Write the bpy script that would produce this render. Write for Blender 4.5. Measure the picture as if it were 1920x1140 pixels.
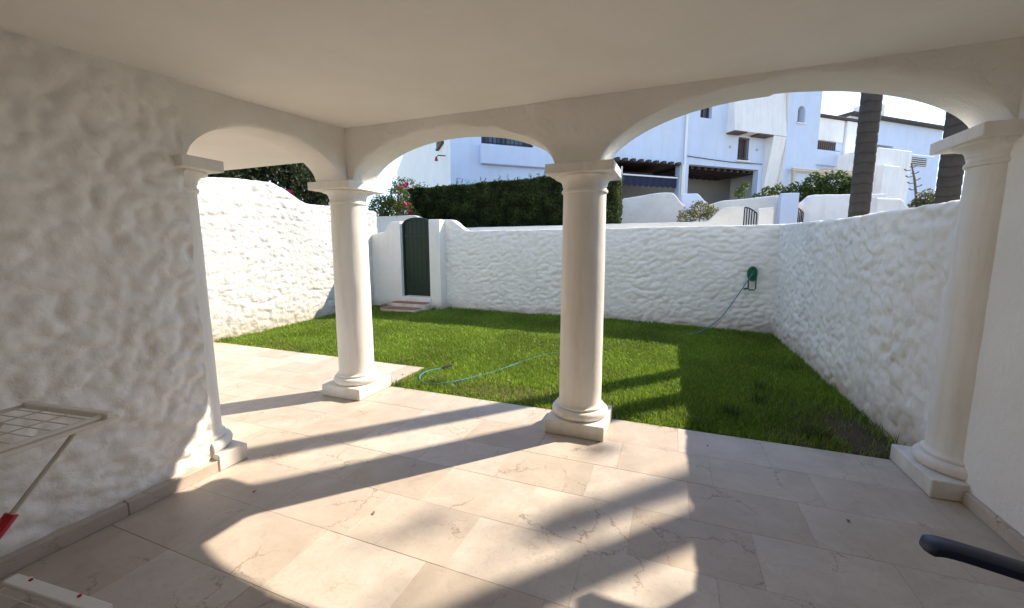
import bpy, math, random
import numpy as np
from mathutils import Vector, Matrix

# ------------------------------------------------------------------ camera, sky, sun, exposure
for o in list(bpy.data.objects):
    bpy.data.objects.remove(o)
scene = bpy.context.scene
COL = scene.collection
R = math.radians
cam_d = bpy.data.cameras.new('camera')
cam_d.sensor_width = 36.0
cam_d.sensor_fit = 'HORIZONTAL'
cam_d.lens = 14.38
cam_d.clip_start = 0.05
cam_d.clip_end = 3000
cam = bpy.data.objects.new('camera', cam_d)
COL.objects.link(cam)
cam.location = (0, 0, 1.5)
cam.rotation_euler = (R(90 - 7.72), 0, R(21.31))
scene.camera = cam

SUN_EL, SUN_AZ = 38.6, 42.5           # azimuth from +Y towards +X
world = bpy.data.worlds.new('World')
scene.world = world
world.use_nodes = True
wn = world.node_tree
for n_ in list(wn.nodes):
    wn.nodes.remove(n_)
w_out = wn.nodes.new('ShaderNodeOutputWorld')
w_bg = wn.nodes.new('ShaderNodeBackground')
w_sky = wn.nodes.new('ShaderNodeTexSky')
w_sky.sky_type = 'NISHITA'
w_sky.sun_disc = False
w_sky.sun_elevation = R(SUN_EL)
w_sky.sun_rotation = R(SUN_AZ)
w_sky.air_density = 0.7
w_sky.dust_density = 0.0
w_sky.ozone_density = 2.5
w_bg.inputs['Strength'].default_value = 0.15
wn.links.new(w_sky.outputs[0], w_bg.inputs['Color'])
wn.links.new(w_bg.outputs[0], w_out.inputs['Surface'])

sun_d = bpy.data.lights.new('sun', 'SUN')
sun_d.energy = 2.55
sun_d.angle = R(0.53)
sun_d.color = (1.0, 0.965, 0.91)
sun = bpy.data.objects.new('sun', sun_d)
COL.objects.link(sun)
S = Vector((math.sin(R(SUN_AZ)) * math.cos(R(SUN_EL)), math.cos(R(SUN_AZ)) * math.cos(R(SUN_EL)), math.sin(R(SUN_EL))))
sun.rotation_euler = S.to_track_quat('Z', 'Y').to_euler()
sun.location = S * 40

scene.view_settings.view_transform = 'Standard'
scene.view_settings.look = 'None'
scene.view_settings.gamma = 1.0
scene.view_settings.use_curve_mapping = False
scene.view_settings.use_white_balance = True      # camera balanced for open shade
scene.view_settings.white_balance_temperature = 8000
scene.view_settings.white_balance_tint = 10
scene.view_settings.exposure = 1.75
scene.cycles.max_bounces = 12
scene.cycles.diffuse_bounces = 8

rng = np.random.default_rng(7)
random.seed(7)

# ------------------------------------------------------------------ noise
_perm = np.random.default_rng(3).permutation(256)
_perm = np.concatenate([_perm, _perm, _perm])
_grad = np.random.default_rng(5).normal(size=(256, 3))
_grad /= np.linalg.norm(_grad, axis=1)[:, None]

def noise3(x, y, z):
    x, y, z = np.broadcast_arrays(np.asarray(x, float), np.asarray(y, float), np.asarray(z, float))
    xi, yi, zi = np.floor(x).astype(int), np.floor(y).astype(int), np.floor(z).astype(int)
    xf, yf, zf = x - xi, y - yi, z - zi
    fx, fy, fz = [t * t * t * (t * (t * 6 - 15) + 10) for t in (xf, yf, zf)]
    out = 0
    for dx in (0, 1):
        for dy in (0, 1):
            for dz in (0, 1):
                h = _perm[_perm[_perm[(xi + dx) & 255] + ((yi + dy) & 255)] + ((zi + dz) & 255)]
                g = _grad[h]
                d = g[..., 0] * (xf - dx) + g[..., 1] * (yf - dy) + g[..., 2] * (zf - dz)
                out = out + d * (fx if dx else 1 - fx) * (fy if dy else 1 - fy) * (fz if dz else 1 - fz)
    return out * 1.5

def _hash(i, j, k):
    v = np.sin(i * 127.1 + j * 311.7 + k * 74.7) * 43758.5453
    return v - np.floor(v)

def stucco(s, z, seed, scale=1.0, amp=0.008, strokes=1.0):
    """hand-trowelled render: overlapping scalloped dabs of plaster laid with a small trowel"""
    c = 0.105 / scale
    x = s / c + 0.35 * noise3(s * 3.1, z * 3.1, seed + 9.1); y = z / (c * 0.8) + 0.35 * noise3(s * 3.1, z * 3.1, seed + 4.7)
    xi, yi = np.floor(x), np.floor(y)
    ang = 0.55 + 1.1 * noise3(s * 0.9, z * 0.9, seed + 2.2)
    tot = 0
    for di in (-1, 0, 1):
        for dj in (-1, 0, 1):
            ci, cj = xi + di, yi + dj
            r1, r2, r3, r4 = [_hash(ci, cj, seed + q) for q in (0.3, 1.7, 3.1, 5.9)]
            dx, dy = x - (ci + 0.1 + 0.8 * r1), y - (cj + 0.1 + 0.8 * r2)
            a = ang + (r3 - 0.5) * 1.5
            p, q = dx * np.cos(a) + dy * np.sin(a), -dx * np.sin(a) + dy * np.cos(a)
            h = 0.55 * r4 - (p / 1.25) ** 2 - (q / 0.80) ** 2 + 0.45 * q
            tot = tot + np.exp(6.0 * h)
    dab = np.log(tot) / 6.0
    lump = noise3(s * 1.7 * scale, z * 1.7 * scale, seed + 6.2)
    n2 = noise3(s * 17 * scale, z * 21 * scale, seed + 16.2)
    return amp * (strokes * 1.15 * dab * (0.75 + 0.6 * noise3(s * 1.2, z * 1.2, seed + 31.0)) + 0.4 * lump + 0.16 * n2)

# ------------------------------------------------------------------ object helpers
def props(o, label=None, cat=None, group=None, kind=None):
    if label: o['label'] = label
    if cat: o['category'] = cat
    if group: o['group'] = group
    if kind: o['kind'] = kind
    return o

def empty(name, loc, label=None, cat=None, group=None):
    o = bpy.data.objects.new(name, None)
    o.empty_display_size = 0.2
    o.location = loc
    COL.objects.link(o)
    return props(o, label, cat, group)

def root_of(o):
    m = Matrix.Translation(o.location)
    return m

def attach(o, parent):
    """o carries world coordinates in its mesh: keep it in place under the parent"""
    if parent is not None:
        o.parent = parent
        p = parent
        off = Vector((0, 0, 0))
        while p is not None:
            off += p.location
            p = p.parent if False else None
        o.matrix_parent_inverse = Matrix.Translation(-parent_world(parent))
    return o

_PW = {}
def parent_world(p):
    return _PW.get(p.name, Vector(p.location))

def link(name, me, mat, parent=None, smooth=False):
    o = bpy.data.objects.new(name, me)
    COL.objects.link(o)
    if mat is not None and len(me.materials) == 0:
        me.materials.append(mat)
    if smooth:
        me.polygons.foreach_set('use_smooth', np.ones(len(me.polygons), dtype=bool))
    if parent is not None:
        o.parent = parent
        o.matrix_parent_inverse = Matrix.Translation(-parent_world(parent))
        _PW[o.name] = Vector((0, 0, 0))
    return o

def mesh(name, V, F, mat, parent=None, smooth=False, sharp=None):
    me = bpy.data.meshes.new(name)
    me.from_pydata([tuple(v) for v in V], [], [tuple(f) for f in F])
    me.update()
    o = link(name, me, mat, parent, smooth)
    if sharp is not None and smooth:
        me.set_sharp_from_angle(angle=R(sharp))
    return o

def np_mesh(name, V, F, mat, parent=None, smooth=False, col=None):
    """V (n,3), F (m,k) all same k; col (n,3) point colours"""
    V = np.asarray(V, np.float32); F = np.asarray(F, np.int32)
    me = bpy.data.meshes.new(name)
    k = F.shape[1]
    me.vertices.add(len(V)); me.vertices.foreach_set('co', V.ravel())
    me.loops.add(F.size); me.loops.foreach_set('vertex_index', F.ravel())
    me.polygons.add(len(F))
    me.polygons.foreach_set('loop_start', np.arange(len(F), dtype=np.int32) * k)
    me.polygons.foreach_set('loop_total', np.full(len(F), k, np.int32))
    if col is not None:
        a = me.color_attributes.new('Col', 'FLOAT_COLOR', 'POINT')
        c = np.ones((len(V), 4), np.float32); c[:, :3] = col
        a.data.foreach_set('color', c.ravel())
    me.update(calc_edges=True)
    return link(name, me, mat, parent, smooth)

class MB:
    def __init__(self): self.v = []; self.f = []
    def add(self, V, F):
        b = len(self.v)
        self.v += [tuple(p) for p in V]; self.f += [tuple(i + b for i in q) for q in F]
        return self
    def box(self, x0, x1, y0, y1, z0, z1, c=0.0):
        """box with chamfered edges (c) in world axes"""
        return self.obox((0, 0, 0), (1, 0, 0), (0, 1, 0), x0, x1, y0, y1, z0, z1, c)
    def obox(self, o, u, v, x0, x1, y0, y1, z0, z1, c=0.0):
        o, u, v = Vector(o), Vector(u), Vector(v); w = u.cross(v)
        P = lambda a, b, d: o + u * a + v * b + w * d
        if c <= 0:
            V = [P(x, y, z) for z in (z0, z1) for y in (y0, y1) for x in (x0, x1)]
            F = [(0, 2, 3, 1), (4, 5, 7, 6), (0, 1, 5, 4), (2, 6, 7, 3), (0, 4, 6, 2), (1, 3, 7, 5)]
            return self.add(V, F)
        V = []; idx = {}
        for i, (x, sx) in enumerate(((x0, 1), (x1, -1))):
            for j, (y, sy) in enumerate(((y0, 1), (y1, -1))):
                for k, (z, sz) in enumerate(((z0, 1), (z1, -1))):
                    for ax in range(3):
                        q = [x + sx * c, y + sy * c, z + sz * c]
                        q[ax] = (x, y, z)[ax]
                        idx[(i, j, k, ax)] = len(V); V.append(P(*q))
        F = []
        I = lambda i, j, k, a: idx[(i, j, k, a)]
        for i in (0, 1):
            F.append([I(i, 0, 0, 0), I(i, 1, 0, 0), I(i, 1, 1, 0), I(i, 0, 1, 0)][::(-1 if i == 0 else 1)])
            F.append([I(0, i, 0, 1), I(1, i, 0, 1), I(1, i, 1, 1), I(0, i, 1, 1)][::(1 if i == 0 else -1)])
            F.append([I(0, 0, i, 2), I(1, 0, i, 2), I(1, 1, i, 2), I(0, 1, i, 2)][::(-1 if i == 0 else 1)])
        for j in (0, 1):
            for k in (0, 1):
                F.append([I(0, j, k, 1), I(1, j, k, 1), I(1, j, k, 2), I(0, j, k, 2)])
                F.append([I(j, 0, k, 0), I(j, 1, k, 0), I(j, 1, k, 2), I(j, 0, k, 2)])
                F.append([I(j, k, 0, 0), I(j, k, 1, 0), I(j, k, 1, 1), I(j, k, 0, 1)])
        for i in (0, 1):
            for j in (0, 1):
                for k in (0, 1):
                    F.append([I(i, j, k, 0), I(i, j, k, 1), I(i, j, k, 2)])
        return self.add(V, F)
    def tube(self, pts, rad, n=8, caps=True):
        pts = [Vector(p) for p in pts]
        rr = rad if hasattr(rad, '__len__') else [rad] * len(pts)
        V = []; up = None
        for i, p in enumerate(pts):
            t = (pts[min(i + 1, len(pts) - 1)] - pts[max(i - 1, 0)]).normalized()
            if up is None:
                up = Vector((0, 0, 1)) if abs(t.z) < 0.9 else Vector((1, 0, 0))
            a = t.cross(up)
            if a.length < 1e-6: a = t.cross(Vector((1, 0.3, 0)))
            a.normalize(); b = a.cross(t).normalized(); up = b
            for k in range(n):
                th = 2 * math.pi * k / n
                V.append(p + (a * math.cos(th) + b * math.sin(th)) * rr[i])
        F = []
        for i in range(len(pts) - 1):
            for k in range(n):
                F.append((i * n + k, i * n + (k + 1) % n, (i + 1) * n + (k + 1) % n, (i + 1) * n + k))
        if caps:
            F.append(tuple(range(n))[::-1]); m = (len(pts) - 1) * n
            F.append(tuple(range(m, m + n)))
        return self.add(V, F)
    def lathe(self, prof, c, n=40, a0=0.0, a1=2 * math.pi):
        full = abs(a1 - a0 - 2 * math.pi) < 1e-6
        m = n if full else n + 1
        V = []
        for r, z in prof:
            for k in range(m):
                t = a0 + (a1 - a0) * k / n
                V.append((c[0] + r * math.cos(t), c[1] + r * math.sin(t), z))
        F = []
        for i in range(len(prof) - 1):
            for k in range(n):
                k2 = (k + 1) % m
                F.append((i * m + k, i * m + k2, (i + 1) * m + k2, (i + 1) * m + k))
        if full:
            F.append(tuple(range(m))[::-1]); F.append(tuple(range((len(prof) - 1) * m, len(prof) * m)))
        else:
            F.append(tuple([i * m for i in range(len(prof))] + [i * m + n for i in reversed(range(len(prof)))]))
        return self.add(V, F)
    def wobble(self, amp, f=7.0, seed=0.0):
        v = np.array(self.v)
        for k in range(2): v[:, k] += amp * noise3(v[:, 0] * f + k * 9, v[:, 1] * f, v[:, 2] * f * 0.7 + seed)
        self.v = [tuple(p) for p in v]; return self
    def build(self, name, mat, parent=None, smooth=False, sharp=35):
        return mesh(name, self.v, self.f, mat, parent, smooth, sharp)

# ------------------------------------------------------------------ materials
def new_mat(name):
    m = bpy.data.materials.new(name)
    m.use_nodes = True
    nt = m.node_tree
    b = nt.nodes['Principled BSDF']
    return m, nt, b

def N(nt, t, **kw):
    n = nt.nodes.new(t)
    for k, v in kw.items():
        if k in n.inputs: n.inputs[k].default_value = v
        else: setattr(n, k, v)
    return n

def ramp(nt, src, stops):
    r = nt.nodes.new('ShaderNodeValToRGB')
    e = r.color_ramp.elements
    while len(e) < len(stops): e.new(0.5)
    for i, (p, c) in enumerate(stops):
        e[i].position = p
        e[i].color = (c, c, c, 1) if not hasattr(c, '__len__') else (*c, 1)
    nt.links.new(src, r.inputs[0])
    return r

def mixc(nt, fac, a, b):
    m = nt.nodes.new('ShaderNodeMix'); m.data_type = 'RGBA'
    for s, sock in ((fac, 0), (a, 6), (b, 7)):
        if isinstance(s, (int, float)): m.inputs[sock].default_value = s
        elif isinstance(s, tuple): m.inputs[sock].default_value = (*s, 1)
        else: nt.links.new(s, m.inputs[sock])
    return m.outputs[2]

def plaster(name, c1, c2, rough=0.85, fine=60, bump=0.25, stain=None, spots=False, mid=None, streak=0.0):
    m, nt, b = new_mat(name)
    geo = N(nt, 'ShaderNodeNewGeometry')
    pos = geo.outputs['Position']
    n1 = N(nt, 'ShaderNodeTexNoise', Scale=1.7, Detail=6.0, Roughness=0.6); nt.links.new(pos, n1.inputs['Vector'])
    col = mixc(nt, ramp(nt, n1.outputs[0], [(0.35, 0.0), (0.7, 1.0)]).outputs[0], c1, c2)
    if stain:
        zc, colour, width = stain
        sep = N(nt, 'ShaderNodeSeparateXYZ'); nt.links.new(pos, sep.inputs[0])
        n2 = N(nt, 'ShaderNodeTexNoise', Scale=3.2, Detail=7.0, Roughness=0.65); nt.links.new(pos, n2.inputs['Vector'])
        ma = N(nt, 'ShaderNodeMath', operation='MULTIPLY_ADD'); ma.inputs[1].default_value = 0.55; ma.inputs[2].default_value = -0.27
        nt.links.new(n2.outputs[0], ma.inputs[0])
        ad = N(nt, 'ShaderNodeMath', operation='ADD'); nt.links.new(sep.outputs[2], ad.inputs[0]); nt.links.new(ma.outputs[0], ad.inputs[1])
        mr = N(nt, 'ShaderNodeMapRange'); mr.inputs[1].default_value = zc; mr.inputs[2].default_value = zc + width
        mr.inputs[3].default_value = 0.8; mr.inputs[4].default_value = 0.0
        nt.links.new(ad.outputs[0], mr.inputs[0])
        col = mixc(nt, mr.outputs[0], col, colour)
    if streak:
        mp = N(nt, 'ShaderNodeMapping'); mp.inputs['Scale'].default_value = (5, 5, 0.55); nt.links.new(pos, mp.inputs[0])
        n4 = N(nt, 'ShaderNodeTexNoise', Scale=1.0, Detail=8.0, Roughness=0.68); nt.links.new(mp.outputs[0], n4.inputs['Vector'])
        col = mixc(nt, ramp(nt, n4.outputs[0], [(0.48, 0.0), (0.78, streak)]).outputs[0], col, (0.50, 0.475, 0.43))
    if spots:
        n3 = N(nt, 'ShaderNodeTexNoise', Scale=9.0, Detail=8.0, Roughness=0.7); nt.links.new(pos, n3.inputs['Vector'])
        col = mixc(nt, ramp(nt, n3.outputs[0], [(0.56, 0.0), (0.74, 0.5)]).outputs[0], col, (0.42, 0.40, 0.37))
    nt.links.new(col, b.inputs['Base Color'])
    b.inputs['Roughness'].default_value = rough
    b.inputs['Specular IOR Level'].default_value = 0.25
    nf = N(nt, 'ShaderNodeTexNoise', Scale=float(fine), Detail=5.0, Roughness=0.6); nt.links.new(pos, nf.inputs['Vector'])
    h = nf.outputs[0]
    if mid:
        nm = N(nt, 'ShaderNodeTexNoise', Scale=float(mid[0]), Detail=3.0, Roughness=0.5, Distortion=0.6); nt.links.new(pos, nm.inputs['Vector'])
        ad2 = N(nt, 'ShaderNodeMath', operation='MULTIPLY_ADD'); ad2.inputs[1].default_value = mid[1]
        nt.links.new(nm.outputs[0], ad2.inputs[0]); nt.links.new(nf.outputs[0], ad2.inputs[2]); h = ad2.outputs[0]
    bp = N(nt, 'ShaderNodeBump', Strength=bump, Distance=0.01); nt.links.new(h, bp.inputs['Height'])
    nt.links.new(bp.outputs[0], b.inputs['Normal'])
    return m

def simple(name, c, rough=0.6, metal=0.0, var=0.12, scale=8.0, bump=0.0, bscale=40.0, spec=0.4):
    m, nt, b = new_mat(name)
    tc = N(nt, 'ShaderNodeTexCoord')
    n1 = N(nt, 'ShaderNodeTexNoise', Scale=scale, Detail=5.0, Roughness=0.6); nt.links.new(tc.outputs['Object'], n1.inputs['Vector'])
    lo = tuple(x * (1 - var) for x in c); hi = tuple(min(1, x * (1 + var)) for x in c)
    nt.links.new(mixc(nt, n1.outputs[0], lo, hi), b.inputs['Base Color'])
    b.inputs['Roughness'].default_value = rough
    b.inputs['Metallic'].default_value = metal
    b.inputs['Specular IOR Level'].default_value = spec
    if bump:
        n2 = N(nt, 'ShaderNodeTexNoise', Scale=bscale, Detail=4.0); nt.links.new(tc.outputs['Object'], n2.inputs['Vector'])
        bp = N(nt, 'ShaderNodeBump', Strength=bump, Distance=0.01); nt.links.new(n2.outputs[0], bp.inputs['Height'])
        nt.links.new(bp.outputs[0], b.inputs['Normal'])
    return m

def leaf_mat(name, trans=0.35, rough=0.55):
    m, nt, b = new_mat(name)
    at = N(nt, 'ShaderNodeAttribute', attribute_name='Col')
    nt.links.new(at.outputs['Color'], b.inputs['Base Color'])
    b.inputs['Roughness'].default_value = rough
    b.inputs['Specular IOR Level'].default_value = 0.3
    tr = N(nt, 'ShaderNodeBsdfTranslucent'); nt.links.new(at.outputs['Color'], tr.inputs['Color'])
    mx = N(nt, 'ShaderNodeMixShader'); mx.inputs[0].default_value = trans
    out = nt.nodes['Material Output']
    nt.links.new(b.outputs[0], mx.inputs[1]); nt.links.new(tr.outputs[0], mx.inputs[2]); nt.links.new(mx.outputs[0], out.inputs['Surface'])
    return m

def marble(name):
    m, nt, b = new_mat(name)
    geo = N(nt, 'ShaderNodeNewGeometry'); oi = N(nt, 'ShaderNodeObjectInfo')
    mul = N(nt, 'ShaderNodeVectorMath', operation='MULTIPLY_ADD')
    cmb = N(nt, 'ShaderNodeCombineXYZ')
    k1 = N(nt, 'ShaderNodeMath', operation='MULTIPLY'); k1.inputs[1].default_value = 37.0; nt.links.new(oi.outputs['Random'], k1.inputs[0])
    nt.links.new(k1.outputs[0], cmb.inputs[0]); nt.links.new(k1.outputs[0], cmb.inputs[2])
    vadd = N(nt, 'ShaderNodeVectorMath', operation='ADD'); nt.links.new(geo.outputs['Position'], vadd.inputs[0]); nt.links.new(cmb.outputs[0], vadd.inputs[1])
    P = vadd.outputs[0]
    n1 = N(nt, 'ShaderNodeTexNoise', Scale=4.0, Detail=8.0, Roughness=0.62, Distortion=0.5); nt.links.new(P, n1.inputs['Vector'])
    col = mixc(nt, ramp(nt, n1.outputs[0], [(0.3, 0.0), (0.72, 1.0)]).outputs[0], (0.455, 0.385, 0.33), (0.575, 0.505, 0.445))
    # per-tile shade
    hv = N(nt, 'ShaderNodeHueSaturation'); nt.links.new(col, hv.inputs['Color'])
    mr = N(nt, 'ShaderNodeMapRange'); mr.inputs[3].default_value = 0.9; mr.inputs[4].default_value = 1.08
    nt.links.new(oi.outputs['Random'], mr.inputs[0]); nt.links.new(mr.outputs[0], hv.inputs['Value'])
    ms = N(nt, 'ShaderNodeMapRange'); ms.inputs[3].default_value = 1.15; ms.inputs[4].default_value = 0.8
    nt.links.new(oi.outputs['Random'], ms.inputs[0]); nt.links.new(ms.outputs[0], hv.inputs['Saturation'])
    col = hv.outputs[0]
    # fine brown veins
    nd = N(nt, 'ShaderNodeTexNoise', Scale=3.0, Detail=6.0, Roughness=0.7); nt.links.new(P, nd.inputs['Vector'])
    vd = N(nt, 'ShaderNodeVectorMath', operation='MULTIPLY_ADD'); vd.inputs[1].default_value = (0.35, 0.35, 0.35)
    nt.links.new(nd.outputs['Color'], vd.inputs[0]); nt.links.new(P, vd.inputs[2])
    vo = N(nt, 'ShaderNodeTexVoronoi', feature='DISTANCE_TO_EDGE', Scale=2.6); nt.links.new(vd.outputs[0], vo.inputs['Vector'])
    line = ramp(nt, vo.outputs['Distance'], [(0.0, 1.0), (0.006, 0.7), (0.016, 0.0)])
    nm = N(nt, 'ShaderNodeTexNoise', Scale=2.2, Detail=3.0); nt.links.new(P, nm.inputs['Vector'])
    msk = ramp(nt, nm.outputs[0], [(0.50, 0.0), (0.62, 1.0)])
    mm = N(nt, 'ShaderNodeMath', operation='MULTIPLY'); nt.links.new(line.outputs[0], mm.inputs[0]); nt.links.new(msk.outputs[0], mm.inputs[1])
    m2 = N(nt, 'ShaderNodeMath', operation='MULTIPLY'); m2.inputs[1].default_value = 0.75; nt.links.new(mm.outputs[0], m2.inputs[0])
    col = mixc(nt, m2.outputs[0], col, (0.22, 0.13, 0.08))
    nsp = N(nt, 'ShaderNodeTexNoise', Scale=34.0, Detail=6.0, Roughness=0.75, Distortion=1.2); nt.links.new(P, nsp.inputs['Vector'])
    col = mixc(nt, ramp(nt, nsp.outputs[0], [(0.52, 0.0), (0.72, 0.55)]).outputs[0], col, (0.37, 0.27, 0.20))
    # worn smudges
    n5 = N(nt, 'ShaderNodeTexNoise', Scale=1.3, Detail=7.0, Roughness=0.7); nt.links.new(geo.outputs['Position'], n5.inputs['Vector'])
    col = mixc(nt, ramp(nt, n5.outputs[0], [(0.5, 0.0), (0.78, 0.45)]).outputs[0], col, (0.36, 0.28, 0.21))
    nt.links.new(col, b.inputs['Base Color'])
    n6 = N(nt, 'ShaderNodeTexNoise', Scale=6.0, Detail=5.0); nt.links.new(P, n6.inputs['Vector'])
    rr = N(nt, 'ShaderNodeMapRange'); rr.inputs[3].default_value = 0.36; rr.inputs[4].default_value = 0.6
    nt.links.new(n6.outputs[0], rr.inputs[0]); nt.links.new(rr.outputs[0], b.inputs['Roughness'])
    b.inputs['Specular IOR Level'].default_value = 0.35
    bp = N(nt, 'ShaderNodeBump', Strength=0.05, Distance=0.003); nt.links.new(n6.outputs[0], bp.inputs['Height']); nt.links.new(bp.outputs[0], b.inputs['Normal'])
    return m

M = {}
M['wall_in'] = plaster('porch_wall_plaster', (0.87, 0.855, 0.83), (0.80, 0.78, 0.755), fine=70, bump=0.3, mid=(18, 2.5))
M['beam'] = plaster('arch_plaster', (0.86, 0.84, 0.81), (0.79, 0.765, 0.73), fine=50, bump=0.55, mid=(9, 4.0))
M['ceil'] = plaster('ceiling_paint', (0.87, 0.85, 0.82), (0.82, 0.795, 0.76), fine=25, bump=0.16, mid=(5, 3.0))
M['column'] = plaster('column_paint', (0.84, 0.82, 0.79), (0.765, 0.74, 0.70), rough=0.6, fine=45, bump=0.12, stain=(-0.05, (0.50, 0.44, 0.36), 0.22), mid=(6, 2.0))
_nt = M['column'].node_tree; _b = _nt.nodes['Principled BSDF']
_g = N(_nt, 'ShaderNodeNewGeometry'); _mp = N(_nt, 'ShaderNodeMapping'); _mp.inputs['Scale'].default_value = (14, 14, 1.6)
_nt.links.new(_g.outputs['Position'], _mp.inputs[0]); _n = N(_nt, 'ShaderNodeTexNoise', Scale=1.0, Detail=6.0, Roughness=0.65); _nt.links.new(_mp.outputs[0], _n.inputs['Vector'])
_old = _b.inputs['Base Color'].links[0].from_socket
_nt.links.new(mixc(_nt, ramp(_nt, _n.outputs[0], [(0.45, 0.0), (0.75, 0.55)]).outputs[0], _old, (0.62, 0.585, 0.53)), _b.inputs['Base Color'])
M['gwall'] = plaster('garden_wall_whitewash', (0.87, 0.85, 0.81), (0.81, 0.785, 0.745), fine=70, bump=0.3,
                     stain=(0.02, (0.46, 0.37, 0.27), 0.30), mid=(22, 2.0), streak=0.25)
M['gwall_r'] = plaster('weathered_whitewash', (0.86, 0.84, 0.80), (0.77, 0.75, 0.71), fine=60, bump=0.35,
                       stain=(0.02, (0.42, 0.34, 0.25), 0.32), spots=True, mid=(14, 2.5), streak=0.4)
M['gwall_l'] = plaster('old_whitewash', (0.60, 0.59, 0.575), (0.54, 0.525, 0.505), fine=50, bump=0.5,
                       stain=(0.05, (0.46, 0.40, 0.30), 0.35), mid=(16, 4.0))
M['lane'] = plaster('lane_wall_whitewash', (0.78, 0.77, 0.75), (0.66, 0.65, 0.63), fine=40, bump=0.3, spots=True)
M['house_white'] = plaster('house_whitewash', (0.82, 0.82, 0.82), (0.76, 0.76, 0.77), fine=14, bump=0.6, streak=0.4)
M['house_shade_blue'] = plaster('blue_shade_tint', (0.58, 0.68, 0.86), (0.54, 0.64, 0.82), fine=9, bump=0.9, streak=0.35)  # blue of sky-lit shade put into the colour of white house walls
M['marble'] = marble('cream_marble')
M['grout'] = simple('grout', (0.46, 0.39, 0.33), 0.9)
M['soil'] = simple('soil', (0.075, 0.052, 0.032), 0.95, var=0.5, scale=6, bump=0.8, bscale=30)
M['ground'] = simple('dry_ground', (0.30, 0.25, 0.19), 0.95, var=0.3, scale=0.6, bump=0.4, bscale=6)
M['pave'] = simple('lane_paving', (0.42, 0.39, 0.35), 0.85, var=0.2, scale=2)
M['leaf'] = leaf_mat('leaf')
M['grass'] = leaf_mat('grass_blade', 0.4, 0.45)
M['hedge_core'] = simple('hedge_core', (0.012, 0.018, 0.008), 0.95)
M['bark'] = simple('bark', (0.16, 0.12, 0.085), 0.9, var=0.4, scale=10, bump=0.6)
M['palm'] = simple('palm_bark', (0.055, 0.050, 0.046), 0.9, var=0.35, scale=9, bump=0.7, bscale=28)
_nt = M['palm'].node_tree; _at = N(_nt, 'ShaderNodeAttribute', attribute_name='Col'); _b = _nt.nodes['Principled BSDF']
_mx = N(_nt, 'ShaderNodeMix', data_type='RGBA', blend_type='MULTIPLY'); _mx.inputs[0].default_value = 1.0
_nt.links.new(_b.inputs['Base Color'].links[0].from_socket, _mx.inputs[6]); _nt.links.new(_at.outputs['Color'], _mx.inputs[7]); _nt.links.new(_mx.outputs[2], _b.inputs['Base Color'])
M['palm_scar'] = simple('palm_scar', (0.05, 0.043, 0.038), 0.9, var=0.3)
M['green_wood'] = simple('dark_green_paint', (0.003, 0.022, 0.011), 0.5, var=0.6, scale=20, bump=0.3, bscale=50)
M['green_plastic'] = simple('green_plastic', (0.008, 0.12, 0.06), 0.4, var=0.2)
M['hose'] = simple('teal_hose', (0.03, 0.21, 0.30), 0.4, var=0.15)
M['black'] = simple('black_plastic', (0.015, 0.015, 0.018), 0.45)
M['iron'] = simple('black_iron', (0.02, 0.02, 0.024), 0.5)
M['terracotta'] = simple('terracotta_tile', (0.36, 0.17, 0.13), 0.75, var=0.25, scale=14, bump=0.2)
M['white_plastic'] = simple('white_plastic', (0.74, 0.72, 0.68), 0.4, var=0.05)
M['wire'] = simple('coated_wire', (0.60, 0.58, 0.54), 0.4)
M['wire_dark'] = simple('grey_rail', (0.48, 0.46, 0.42), 0.45)
M['red'] = simple('red_plastic', (0.42, 0.008, 0.025), 0.4)
M['navy'] = simple('navy_resin', (0.006, 0.014, 0.045), 0.36, var=0.3)
M['navy_cloth'] = simple('navy_awning', (0.012, 0.016, 0.05), 0.8)
M['brown_wood'] = simple('brown_wood', (0.11, 0.065, 0.05), 0.7, var=0.35, scale=10)
M['beige_wood'] = simple('weathered_beam', (0.55, 0.47, 0.36), 0.8, var=0.2)
M['dark_tile'] = simple('dark_roof_tile', (0.06, 0.048, 0.042), 0.8, var=0.4)
M['pipe'] = simple('white_pipe', (0.82, 0.82, 0.82), 0.4, var=0.03)
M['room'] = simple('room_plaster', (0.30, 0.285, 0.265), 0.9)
gm, gnt, gb = new_mat('window_glass')
gb.inputs['Base Color'].default_value = (0.03, 0.05, 0.09, 1); gb.inputs['Roughness'].default_value = 0.06
gb.inputs['Specular IOR Level'].default_value = 0.8
M['glass'] = gm

# ------------------------------------------------------------------ terrain
def smooth01(t):
    t = np.clip(t, 0, 1); return t * t * (3 - 2 * t)

def terrain_z(x, y):
    r = smooth01((y - 10.4) / 5.0) * 2.75
    return -0.12 + r + np.clip((y - 17) * 0.02, 0, 30)

def lawn_z(x, y):
    z = -0.03 + 0.075 * smooth01((y - 4.2) / 4.2) * smooth01((2.2 - x) / 3.0)
    return z + 0.012 * noise3(x * 0.9, y * 0.9, 2.2) + 0.006 * noise3(x * 3, y * 3, 5.2)

gx = np.concatenate([np.linspace(-900, -40, 14), np.linspace(-36, 60, 49), np.linspace(70, 900, 14)])
gy = np.concatenate([np.linspace(-600, -12, 10), np.linspace(-10, 50, 61), np.linspace(60, 1200, 20)])
GX, GY = np.meshgrid(gx, gy)
GZ = terrain_z(GX, GY)
GZ = np.where(GY > 60, terrain_z(GX, np.full_like(GY, 60.0)), GZ)
V = np.stack([GX, GY, GZ], -1).reshape(-1, 3)
nx, ny = len(gx), len(gy)
ii, jj = np.meshgrid(np.arange(nx - 1), np.arange(ny - 1))
b0 = (jj * nx + ii).ravel()
props(np_mesh('ground', V, np.stack([b0, b0 + 1, b0 + nx + 1, b0 + nx], 1), M['ground'], smooth=True), kind='structure')

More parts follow.
